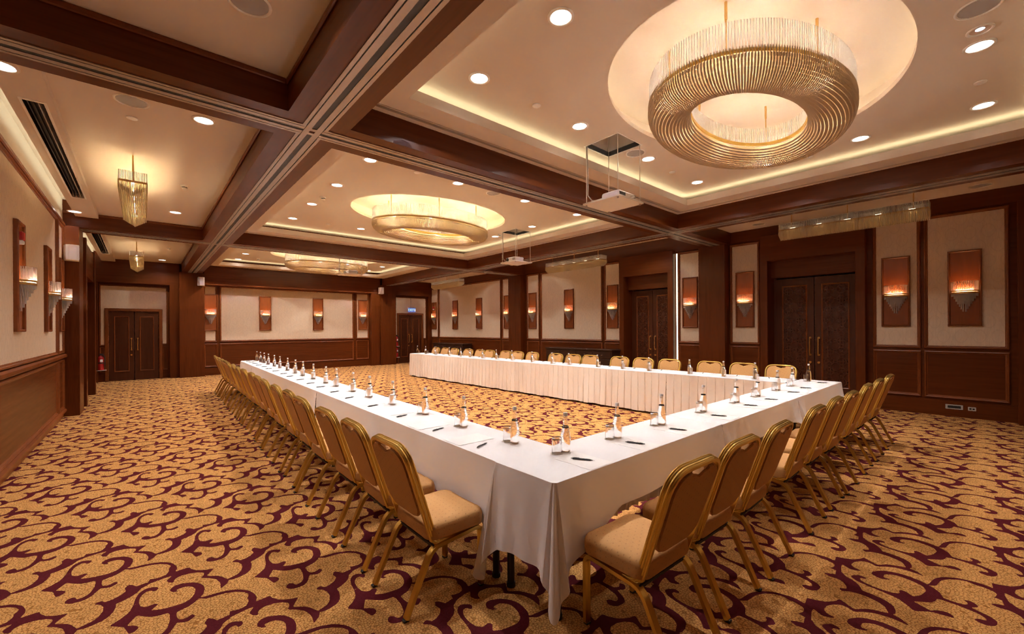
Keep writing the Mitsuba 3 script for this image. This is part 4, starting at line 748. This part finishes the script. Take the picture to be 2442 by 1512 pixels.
# ------------------------------------------------------------------ ceiling speakers, smoke detectors, sprinkler covers
sp_trim = mikit.ply(lathe([(.135, 0), (.135, -.005), (.125, -.008), (.116, -.004), (.114, 0)], 32), 'white_trim', smooth=40)
sp_gr = mikit.ply(lathe([(0, -.003), (.115, -.003), (.115, 0), (0, 0)], 32), 'grey_grille', smooth=40)
for x, y, z, lab in ((-.07, 5.51, ZS, 'left side ceiling above the middle lamp'), (.56, 3.34, ZS, 'left side ceiling of the near bay'), (5.22, 3.33, ZC, 'near coffer beside the projector hatch'), (4.86, .09, ZC, 'near coffer at the upper right corner'), (4.78, 5.97, ZC, 'middle coffer near its front edge'),
                     (10.05, .18, ZS, 'right side ceiling over the wall sconces'), (10.05, 3.4, ZS, 'right side ceiling left of the crystal lamp')):
    k = thing('ceiling_speaker', f'round flush speaker, grey grille, {lab}', 'ceiling speaker'); M = T().translate([x, y, z])
    part(k, 'trim_ring', {**sp_trim, 'to_world': M}, None); part(k, 'grille', {**sp_gr, 'to_world': M}, None)
sd = mikit.ply(lathe([(.052, 0), (.052, -.014), (.046, -.02), (.034, -.022), (.032, -.04), (.036, -.046), (.030, -.058), (0, -.06)], 24), 'white_plastic', smooth=35)
sdb = mikit.ply(lathe([(.0330, -.026), (.0335, -.026), (.0335, -.036), (.0330, -.036)], 24, True), 'black')
for x, y, z, lab in ((.5, 8.2, ZS, 'left side ceiling of the middle bay'), (7.12, 1.74, ZC, 'near coffer under the ring chandelier'), (2.52, 8.16, ZC, 'middle coffer near the left edge'), (.55, 14.6, ZS, 'left side ceiling of the far bay'), (3.0, 16.6, ZC, 'far coffer at its left end'), (7.0, 8.5, ZC, 'middle coffer by the projector'), (6.55, 14.6, ZC, 'far coffer by the right edge')):
    k = thing('smoke_detector', f'white smoke detector hanging from the {lab}', 'smoke detector'); M = T().translate([x, y, z])
    part(k, 'housing', {**sd, 'to_world': M}, None); part(k, 'vent_slot', {**sdb, 'to_world': M}, None)
cov = mikit.ply(lathe([(.048, 0), (.048, -.007), (.044, -.010), (0, -.010)], 24), 'white_plastic', smooth=35)
for x, y, z, lab in ((3.27, 3.32, ZC, 'near coffer left of the hatch'), (3.24, 5.95, ZC, 'middle coffer, front left'), (3.26, 10.17, ZC, 'middle coffer, back left'), (6.27, 5.97, ZC, 'middle coffer, front right'), (6.29, 3.36, ZC, 'near coffer, back right'), (6.36, .11, ZC, 'near coffer below the two right downlights'), (-.07, 5.94, ZS, 'left side ceiling beside the round speaker'), (3.3, 12.75, ZC, 'far coffer, front left')):
    k = thing('sprinkler_cover', f'small round white sprinkler cover on the {lab}', 'sprinkler cover'); put(k, {**cov, 'to_world': T().translate([x, y, z])})

# ------------------------------------------------------------------ ring chandeliers
def ell(a, b, n, ph=0.0):
    t = (np.arange(n) + ph) * 2 * PI / n
    # even spacing by arc length
    tt = np.linspace(0, 2 * PI, 2000); L = np.r_[0, np.cumsum(np.hypot(np.diff(a * np.cos(tt)), np.diff(b * np.sin(tt))))]
    q = np.interp((np.arange(n) + ph) / n * L[-1], L, tt); return np.stack([a * np.cos(q), b * np.sin(q)], 1)
AO, BO, AI, BI, ZBAND = 1.31, .84, .90, .47, 3.735
def ring_strip(a, b, z0, z1, t, n=120):
    P = ell(a, b, n); Q = ell(a - t, b - t, n); v = np.vstack([np.c_[P, np.full(n, z0)], np.c_[P, np.full(n, z1)], np.c_[Q, np.full(n, z1)], np.c_[Q, np.full(n, z0)]]); i = np.arange(n); j = (i + 1) % n; f = []
    for s in range(4):
        A, B = s * n, ((s + 1) % 4) * n; f += [np.stack([A + i, A + j, B + j], 1), np.stack([A + i, B + j, B + i], 1)]
    return mesh(v, np.vstack(f))
def surf_ring(ab, zs, n=160):
    v = np.vstack([np.c_[ell(a, b, n), np.full(n, z)] for (a, b), z in zip(ab, zs)]); i = np.arange(n); j = (i + 1) % n
    return mesh(v, np.vstack([np.vstack([np.stack([s * n + i, s * n + j, (s + 1) * n + j], 1), np.stack([s * n + i, (s + 1) * n + j, (s + 1) * n + i], 1)]) for s in range(len(ab) - 1)]))
def prof(w, off=0.0):   # w 0 = outer rim, 1 = inner rim: half torus hanging below the bands
    ang = PI * w; ra = (AO + AI) / 2 + (AO - AI) / 2 * math.cos(ang) * 1.06; rb = (BO + BI) / 2 + (BO - BI) / 2 * math.cos(ang) * 1.06
    return ra, rb, ZBAND - .03 - (.165 + off) * math.sin(ang) ** .8
RINGPLY = {}
def build_ring():
    n1, n2 = 300, 190
    P = ell(AO, BO, n1); Q = ell(AI, BI, n2)
    up0 = np.vstack([np.c_[P, np.full(n1, ZBAND)], np.c_[Q, np.full(n2, ZBAND)]]); up1 = up0.copy(); up1[:, 2] = np.r_[np.full(n1, ZBAND + .235), np.full(n2, ZBAND + .19)]
    RINGPLY['upper_rods'] = mikit.ply(rods(up0, up1, .0042, 5), 'rod_glass')
    lo0 = np.c_[ell(AO + .012, BO + .012, n1, .5), np.full(n1, ZBAND + .02)]; lo1 = lo0.copy(); lo1[:, 2] -= .085
    RINGPLY['fringe'] = mikit.ply(rods(lo0, lo1, .004, 4), 'crystal_drop')
    RINGPLY['outer_band'] = mikit.ply(merge([ring_strip(AO, BO, ZBAND - .02, ZBAND + .012, .018)]), 'gold', smooth=30)
    RINGPLY['inner_band'] = mikit.ply(merge([ring_strip(AI, BI, ZBAND - .02, ZBAND + .012, .018)]), 'gold', smooth=30)
    ws = np.linspace(0, 1, 19); RINGPLY['tray'] = mikit.ply(surf_ring([prof(w, -.03)[:2] for w in ws], [prof(w, -.03)[2] for w in ws]), 'tray_metal', smooth=True)
    n3 = 280; A, B = [], []; wk = np.linspace(0.01, .99, 19)
    for w0, w1 in zip(wk[:-1], wk[1:]):
        a0, b0, z0 = prof(w0); a1, b1, z1 = prof(w0 + (w1 - w0) * .70); A.append(np.c_[ell(a0, b0, n3), np.full(n3, z0)]); B.append(np.c_[ell(a1, b1, n3), np.full(n3, z1 - .007)])
    RINGPLY['crystal_strands'] = mikit.ply(rods(np.vstack(A), np.vstack(B), .0072, 4), 'crystal_drop')
    RINGPLY['bulb'] = mikit.ply(merge([cyl((0, 0, ZBAND - .03), (0, 0, ZBAND + .03), .022, 12)]), 'white_plastic')
    st = []
    for t in np.arange(6) * PI / 3 + .3:
        x, y = (AO + AI) / 2 * math.cos(t), (BO + BI) / 2 * math.sin(t); st.append((x, y))
    return st
STEMS = build_ring()
stem_ply = mikit.ply(merge([cyl((0, 0, ZBAND - .01), (0, 0, ZC + .27), .0065, 8), cyl((0, 0, ZC + .12), (0, 0, ZC + .27), .012, 10)]), 'brass', smooth=35)
for (y0, y1, yc), nm, pw, col in zip(BAYS, ('nearest the camera', 'of the middle coffer', 'of the far coffer'), (1.0, 2.3, 1.6), (RING_COL, (1.0, .87, .55), (1.0, .88, .60))):
    k = thing('ring_chandelier', f'large oval ring chandelier of crystal strands and glass rods, {nm}', 'chandelier', None)
    M = T().translate([CX, yc, 0])
    part(k, 'upper_rods', RINGPLY['upper_rods'], None, tw=M, kind='stuff', label='standing clear glass rods'); part(k, 'fringe', RINGPLY['fringe'], None, tw=M, kind='stuff'); part(k, 'crystal_strands', RINGPLY['crystal_strands'], None, tw=M, kind='stuff', label='draped strands of smoky crystal beads')
    for q in ('outer_band', 'inner_band', 'tray'): part(k, q, RINGPLY[q], None, tw=M)
    for q in range(8):
        t = (q + .5) * PI / 4; bxy = ((AO + AI) / 2 * math.cos(t), (BO + BI) / 2 * math.sin(t), 0)
        part(k, 'bulb', {**RINGPLY['bulb'], 'emitter': {'type': 'area', 'radiance': lum(*[RING * pw * c for c in col]), 'sampling_weight': 1.5}}, None, tw=M @ T().translate(list(bxy)))
    for x, y in STEMS: part(k, 'stem', stem_ply, None, tw=M @ T().translate([x, y, 0]))

# ------------------------------------------------------------------ linear crystal lamps
def build_linear(L, W):
    o = {}; hx, hy = W / 2, L / 2; zb = 3.40
    sp = .016; pts = []
    for y in np.arange(-hy, hy + 1e-6, sp): pts += [(-hx, y), (hx, y)]
    for x in np.arange(-hx + sp, hx - sp / 2, sp): pts += [(x, -hy), (x, hy)]
    P = np.array(pts); n = len(P)
    o['upper_rods'] = mikit.ply(rods(np.c_[P, np.full(n, zb)], np.c_[P, np.full(n, zb + .125)], .0046, 5), 'rod_glass')
    A, B = [], []
    zv = lambda x: 3.225 + .085 * abs(x) / hx
    for y in np.linspace(-hy, hy, int(L / .021)):
        for x in np.linspace(-hx, hx, 15): A.append((x, y, zv(x) + .06)); B.append((x, y, zv(x)))
    for q in pts: A.append((q[0] * 1.02, q[1], zb + .01)); B.append((q[0] * 1.02, q[1], zv(q[0])))
    o['lower_rods'] = mikit.ply(rods(A, B, .0070, 4), 'rod_smoky')
    o['frame'] = mikit.ply(merge([bx(-hx - .006, -hx + .006, -hy, hy, zb - .012, zb + .012), bx(hx - .006, hx + .006, -hy, hy, zb - .012, zb + .012), bx(-hx, hx, -hy - .006, -hy + .006, zb - .012, zb + .012), bx(-hx, hx, hy - .006, hy + .006, zb - .012, zb + .012)] + [bx(-hx, hx, y - .005, y + .005, zb - .01, zb - .002) for y in np.linspace(-hy, hy, 9)[1:-1]]), 'brass')
    o['bulb'] = mikit.ply(cyl((0, -.04, zb + .03), (0, .04, zb + .03), .016, 10), 'white_plastic')
    return o
LIN = build_linear(2.06, .26)
lst = mikit.ply(cyl((0, 0, 3.39), (0, 0, ZS), .009, 10), 'brass', smooth=35)
for x, y, lab, pw in ((-.08, 8.05, 'left side bay, nearer one', 8.0), (-.10, 15.0, 'far end of the left side bay', 3.0), (9.36, 1.74, 'right side bay, nearest the camera', .15), (9.36, 8.0, 'right side bay, middle', .2), (9.36, 14.75, 'right side bay, far end', .2)):
    k = thing('linear_chandelier', f'long narrow glass rod lamp in the {lab}', 'chandelier'); M = T().translate([x, y, 0])
    part(k, 'upper_rods', LIN['upper_rods'], None, tw=M, kind='stuff'); part(k, 'lower_rods', LIN['lower_rods'], None, tw=M, kind='stuff'); part(k, 'frame', LIN['frame'], None, tw=M, label='thin brass frame')
    for q in np.linspace(-.83, .83, 5): part(k, 'bulb', {**LIN['bulb'], 'emitter': {'type': 'area', 'radiance': lum(*[LAMP * pw * c for c in LAMP_COL]), 'sampling_weight': 2.0 if pw > 1 else .5}}, None, tw=M @ T().translate([0, float(q), 0]))
    for q in (-.85, 0, .85): part(k, 'stem', lst, None, tw=M @ T().translate([0, q, 0]))

# ------------------------------------------------------------------ wall sconces (local: u along the wall, d into the room)
def sconce_parts():
    o = {}; fn = lambda u, z, d: (u, -d, z)
    o['frame'] = mikit.ply(ring_frame(-.20, .20, 1.55, 2.83, [(0, 0), (0, .03), (.006, .042), (.018, .045), (.03, .035), (.034, .016)], fn), 'wood_trim')
    o['backboard'] = mikit.ply(slab(fn, -.168, .168, 1.582, 2.798, 0, .016), 'wood_plaque')
    def arc(r, dd, n): t = np.linspace(0, PI, n); return np.stack([r * np.cos(t), -.016 - dd * np.sin(t)], 1)
    n = 24; P = arc(.158, .135, n)
    o['upper_rods'] = mikit.ply(rods(np.c_[P, np.full(n, 2.15)], np.c_[P, np.full(n, 2.305)], .0058, 5), 'rod_glass')
    pth = [np.array([x, y, 0]) for x, y in arc(.160, .137, 28)]
    band = [sweep([p + np.array([0, 0, z]) for p in pth], [(-.010, -.004), (.010, -.004), (.010, .004), (-.010, .004)], (0, 0, 1)) for z in (2.142, 2.105)]
    o['band'] = mikit.ply(merge(band), 'brass', smooth=30)
    A, B = [], []
    for q, (s, m) in enumerate(((1.0, 22), (.80, 17), (.66, 14), (.53, 11), (.40, 8), (.28, 6), (.15, 4))):
        R = arc(.155 * s, .130 * s, m); A.append(np.c_[R, np.full(m, 2.135)]); B.append(np.c_[R, np.full(m, 2.05 - .043 * q)])
    o['lower_rods'] = mikit.ply(rods(np.vstack(A), np.vstack(B), .0052, 5), 'rod_glass')
    o['shelf'] = mikit.ply(extrude(Polygon([(x, y) for x, y in arc(.150, .125, 20)]), .006, 2.118), 'brass')
    o['lamp'] = mikit.ply(merge([bx(-.10, .10, -.118, -.100, 2.140, 2.156, .004)]), 'white_plastic')
    return o
SC = sconce_parts()
def sconce(M, label, pw=1.0, col=SCONCE_COL):
    k = thing('wall_sconce', label, 'wall lamp')
    for q in ('backboard', 'frame', 'band', 'shelf'): part(k, q, SC[q], None, tw=M)
    part(k, 'upper_rods', SC['upper_rods'], None, tw=M, kind='stuff'); part(k, 'lower_rods', SC['lower_rods'], None, tw=M, kind='stuff', label='stepped tiers of hanging glass rods')
    part(k, 'lamp', {**SC['lamp'], 'emitter': {'type': 'area', 'radiance': lum(*[SCONCE * pw * c for c in col]), 'sampling_weight': .8}}, None, tw=M)
YEL = (1.0, .66, .26)
for i, (y, lab) in enumerate(((.375, 'right wall, nearest the camera'), (1.245, 'right wall beside the near door, right side'), (3.84, 'right wall beside the near door, left side'), (5.14, 'right wall beside the middle door, right side'), (7.49, 'right wall beside the middle door, left side'), (9.19, 'right wall, wide panel above the sideboard'),
                           (10.90, 'right wall just in front of the second column'), (12.28, 'right wall just behind the second column'), (14.08, 'right wall, far bay, right one of the wide panel'), (15.85, 'right wall, far bay, left one of the wide panel'), (17.64, 'right wall in the far corner'))):
    sconce(T().translate([XR - .008, y, 0]) @ T().rotate([0, 0, 1], -90), f'crystal sconce on wooden plaque, {lab}', col=YEL if i == 4 else SCONCE_COL)
for i, (y, lab) in enumerate(((7.47, 'nearest the camera'), (9.44, 'second from the camera'), (10.83, 'on the narrow panel before the column'), (12.19, 'half hidden behind the first column'), (15.3, 'farthest, by the far door'))):
    sconce(T().translate([XL + .008, y, 0]) @ T().rotate([0, 0, 1], 90), f'crystal sconce on wooden plaque, left wall, {lab}', .8, (1.0, .72, .50))
for i, (x, lab) in enumerate(((1.80, 'partly hidden by the left column'), (3.48, 'left one of the wide panel'), (5.36, 'right one of the wide panel'), (7.19, 'on the narrow right panel'))):
    sconce(T().translate([x, YW - .008, 0]), f'crystal sconce on wooden plaque, far wall, {lab}', col=YEL if i == 2 else SCONCE_COL)

# ------------------------------------------------------------------ projectors on lifts
def lift(x, y, lab, z=3.22):
    k = thing('projector_lift', f'white projector lift tray hanging on four thin rods, {lab}', 'projector lift'); h = .285
    part(k, 'tray', bx(x - h, x + h, y - h, y + h, z - .012, z + .012, .003), 'projector_white')
    for sx in (-1, 1):
        for sy in (-1, 1):
            r = part(k, 'rod', cyl((x + sx * .25, y + sy * .25, z - .02), (x + sx * .25, y + sy * .25, ZC + .38), .005, 8), 'chrome', smooth=40)
            part(r, 'bolt', cyl((x + sx * .25, y + sy * .25, z - .03), (x + sx * .25, y + sy * .25, z - .012), .013, 8), 'track_metal')
    part(k, 'hatch_rim', merge([bx(x - .275, x - .26, y - .275, y + .275, ZC - .004, ZC + .02), bx(x + .26, x + .275, y - .275, y + .275, ZC - .004, ZC + .02), bx(x - .26, x + .26, y - .275, y - .26, ZC - .004, ZC + .02), bx(x - .26, x + .26, y + .26, y + .275, ZC - .004, ZC + .02)]), 'white_trim')
    part(k, 'hatch_edge', merge([bx(x - .255, x - .250, y - .255, y + .255, ZC - .001, ZC + .06), bx(x - .25, x + .25, y + .25, y + .255, ZC - .001, ZC + .06), bx(x + .25, x + .255, y - .25, y + .25, ZC - .001, ZC + .06)]), 'black')
    cable = [(x - .25 + .012, y + .24, ZC + .3), (x - .238, y + .245, ZC - .1), (x - .232, y + .235, z + .4), (x - .236, y + .24, z + .12), (x - .20, y + .2, z + .05), (x - .1, y + .15, z + .04)]
    part(k, 'cable', rods(cable[:-1], cable[1:], .008, 6), 'grey_grille')
    return z + .012
def projector(x, y, z, ang, lab):
    k = thing('projector', f'white ceiling projector with a dark lens lying on the lift tray, {lab}', 'projector'); M = T().translate([x, y, z]) @ T().rotate([0, 0, 1], ang)
    part(k, 'body', bx(-.19, .19, -.14, .14, .012, .115, .018), 'projector_white', tw=M)
    for sx in (-.15, .15):
        for sy in (-.1, .1): part(k, 'foot', cyl((sx, sy, 0), (sx, sy, .014), .012, 8), 'black', tw=M)
    ln = part(k, 'lens', merge([cyl((-.11, -.138, .062), (-.11, -.158, .062), .042, 24), cyl((-.11, -.150, .062), (-.11, -.162, .062), .034, 24)]), 'black', smooth=35, tw=M)
    part(ln, 'glass_front', cyl((-.11, -.162, .062), (-.11, -.1625, .062), .024, 20), 'pen_black', tw=M)
    part(k, 'vent_grille', bx(.07, .175, -.143, -.138, .03, .095), 'grey_grille', tw=M)
    part(k, 'port_panel', bx(.05, .18, .138, .143, .03, .09), 'black', tw=M)
    part(k, 'cables', rods([(-.05, .14, .05), (-.09, .20, .07), (-.06, .16, .03), (-.10, .19, .03)], [(-.09, .20, .07), (-.12, .16, .02), (-.13, .21, .05), (-.14, .15, .02)], .005, 6), 'grey_grille', tw=M, label='loose grey cables')
zt = lift(4.77, 3.39, 'near coffer'); projector(4.82, 3.34, zt, 180, 'near coffer')
zt = lift(7.15, 8.02, 'right edge of the middle coffer'); projector(7.10, 8.02, zt, -90, 'middle coffer')
zt = lift(4.75, 12.88, 'far coffer'); projector(4.78, 12.93, zt, 90, 'far coffer')

# ------------------------------------------------------------------ wall speakers
def wall_speaker(x, y, z, ang, lab, s=1.0):
    k = thing('wall_speaker', f'white box loudspeaker {lab}', 'speaker'); M = T().translate([x, y, z]) @ T().rotate([0, 0, 1], ang)
    sh = Polygon([(-.10 * s, .02), (-.085 * s, -.15 * s), (-.05 * s, -.18 * s), (.05 * s, -.18 * s), (.085 * s, -.15 * s), (.10 * s, .02)])
    m = extrude(sh, .28 * s, -.14 * s)
    part(k, 'cabinet', m, 'white_plastic', tw=M); part(k, 'grille', extrude(Polygon([(-.086 * s, -.152 * s), (-.05 * s, -.185 * s), (.05 * s, -.185 * s), (.086 * s, -.152 * s), (.05 * s, -.17 * s), (-.05 * s, -.17 * s)]), .25 * s, -.125 * s), 'cap_white', tw=M)
    part(k, 'bracket', bx(-.03, .03, .02, .055, -.04, .04), 'black', tw=M)
wall_speaker(XL + .13, 11.13, 2.98, 10, 'on the left column near the ceiling')
wall_speaker(1.50, 17.69, 3.21, 0, 'high on the left column of the far wall')
wall_speaker(7.84, 17.69, 3.24, 0, 'high on the right column of the far wall')

# ------------------------------------------------------------------ exit sign, extinguishers, alarms, sideboards, sockets
k = thing('exit_sign', 'hanging green and blue EXIT sign above the far right door', 'sign')
ex = 9.46; part(k, 'panel', bx(ex - .19, ex + .19, 17.93, 17.955, 2.36, 2.55, .004), 'black', emitter={'type': 'area', 'radiance': lum(.10, .16, .55)})
tm = meshkit.text_mesh('EXIT', .10, .003, True); tm.apply_transform(trimesh.transformations.rotation_matrix(PI / 2, [1, 0, 0])); b0 = tm.bounds; tm.apply_translation([ex - .03 - (b0[0][0] + b0[1][0]) / 2, 17.929 - b0[1][1], 2.405 - b0[0][2]])
part(k, 'lettering', tm, 'white_plastic', emitter={'type': 'area', 'radiance': lum(.5, 1.0, .85)}, label='white EXIT letters')
part(k, 'door_symbol', bx(ex + .135, ex + .175, 17.926, 17.93, 2.39, 2.50), 'white_plastic', emitter={'type': 'area', 'radiance': lum(.8, .9, .9)}); part(k, 'cord', cyl((ex - .05, 17.942, 2.55), (ex - .05, 17.942, 3.12), .005, 6), 'black'); part(k, 'top_bar', bx(ex - .13, ex + .10, 17.935, 17.95, 2.55, 2.565), 'black')
def extinguisher(x, y, z, lab):
    k = thing('fire_extinguisher', f'red fire extinguisher {lab}', 'fire extinguisher'); M = T().translate([x, y, z])
    part(k, 'cylinder', lathe([(0, 0), (.07, 0), (.075, .01), (.075, .36), (.06, .40), (.03, .425), (.022, .45), (0, .45)], 20), 'red', smooth=35, tw=M)
    part(k, 'valve', merge([bx(-.02, .02, -.02, .02, .45, .49), bx(-.012, .07, -.012, .012, .49, .505), bx(-.012, .06, -.012, .012, .465, .478)]), 'black', tw=M)
    hp = fillet([(.02, -.03, .46), (.10, -.05, .44), (.098, -.05, .10)], .05, 6); part(k, 'hose', sweep(hp, [(.011 * math.cos(q), .011 * math.sin(q)) for q in np.arange(6) * PI / 3], (.3, 1, 0)), 'black', tw=M)
    part(k, 'strap', lathe([(.0755, .20), (.078, .20), (.078, .235), (.0755, .235)], 20, True), 'black', tw=M)
    a = -PI / 2 + .35; part(k, 'label_plate', mesh([(.0765 * math.cos(a + t), .0765 * math.sin(a + t), z_) for z_ in (.25, .33) for t in (-.45, -.15, .15, .45)], [[0, 1, 5], [0, 5, 4], [1, 2, 6], [1, 6, 5], [2, 3, 7], [2, 7, 6]]), 'paper', tw=M)
    part(k, 'bracket_shelf', bx(-.10, .13, -.10, .085, -.012, 0), 'white_plastic', tw=M)
extinguisher(-.965, 17.98, .37, 'on a small shelf left of the far left door'); extinguisher(8.70, 17.99, .30, 'beside the far right door, below')
extinguisher(8.70, 17.99, .80, 'beside the far right door, above the other')
for M, lab in ((T().translate([XL + .03, 7.36, 2.60]) @ T().rotate([0, 0, 1], 90), 'the nearest plaque of the left wall'), (T().translate([XR - .03, 17.66, 2.52]) @ T().rotate([0, 0, 1], -90), 'the corner plaque of the right wall')):
    k = thing('fire_alarm', f'small red and white fire alarm mounted on {lab}', 'fire alarm')
    part(k, 'housing', bx(-.05, .05, -.055, 0, 0, .10, .012), 'red', tw=M); part(k, 'strobe', bx(-.04, .04, -.05, 0, -.045, .0, .008), 'cap_white', tw=M)
def sideboard(y0, y1, lab):
    k = thing('sideboard', f'dark polished wooden sideboard against the right wall {lab}', 'sideboard'); x0, x1 = 9.95, 10.44
    part(k, 'top', bx(x0 - .03, x1 + .0, y0 - .03, y1 + .03, .90, .945, .012), 'dark_furniture'); part(k, 'body', bx(x0, x1 - .01, y0, y1, .08, .90, .006), 'dark_furniture')
    n = 4
    for i in range(n):
        a, b = y0 + (y1 - y0) * i / n + .03, y0 + (y1 - y0) * (i + 1) / n - .03
        d = part(k, 'door', bx(x0 - .018, x0, a, b, .14, .66, .006), 'dark_furniture'); part(d, 'knob', cyl((x0 - .018, (a + b) / 2, .5), (x0 - .04, (a + b) / 2, .5), .012, 10), 'chrome')
        d = part(k, 'drawer', bx(x0 - .018, x0, a, b, .69, .87, .006), 'dark_furniture'); part(d, 'knob', cyl((x0 - .018, (a + b) / 2, .78), (x0 - .04, (a + b) / 2, .78), .012, 10), 'chrome')
    for a in (y0 + .04, y1 - .04):
        for b in (x0 + .04, x1 - .05): part(k, 'leg', cyl((b, a, 0), (b, a, .085), .025, 10), 'black')
sideboard(7.15, 9.72, 'behind the middle chairs'); sideboard(14.55, 16.85, 'in the far bay')
k = thing('wall_vent', 'long metal grille set low in the right baseboard', 'wall vent'); part(k, 'frame', slab(wr, .40, .61, .125, .205, .028, .036, .003), 'grey_grille'); part(k, 'louvre', slab(wr, .425, .585, .145, .188, .034, .038), 'black')
k = thing('wall_socket', 'small double socket plate in the right baseboard beside the grille', 'wall socket'); part(k, 'plate', slab(wr, .25, .345, .125, .19, .028, .036, .003), 'grey_grille')
for a in (.28, .315): part(k, 'socket', slab(wr, a - .012, a + .012, .145, .17, .034, .038), 'black')
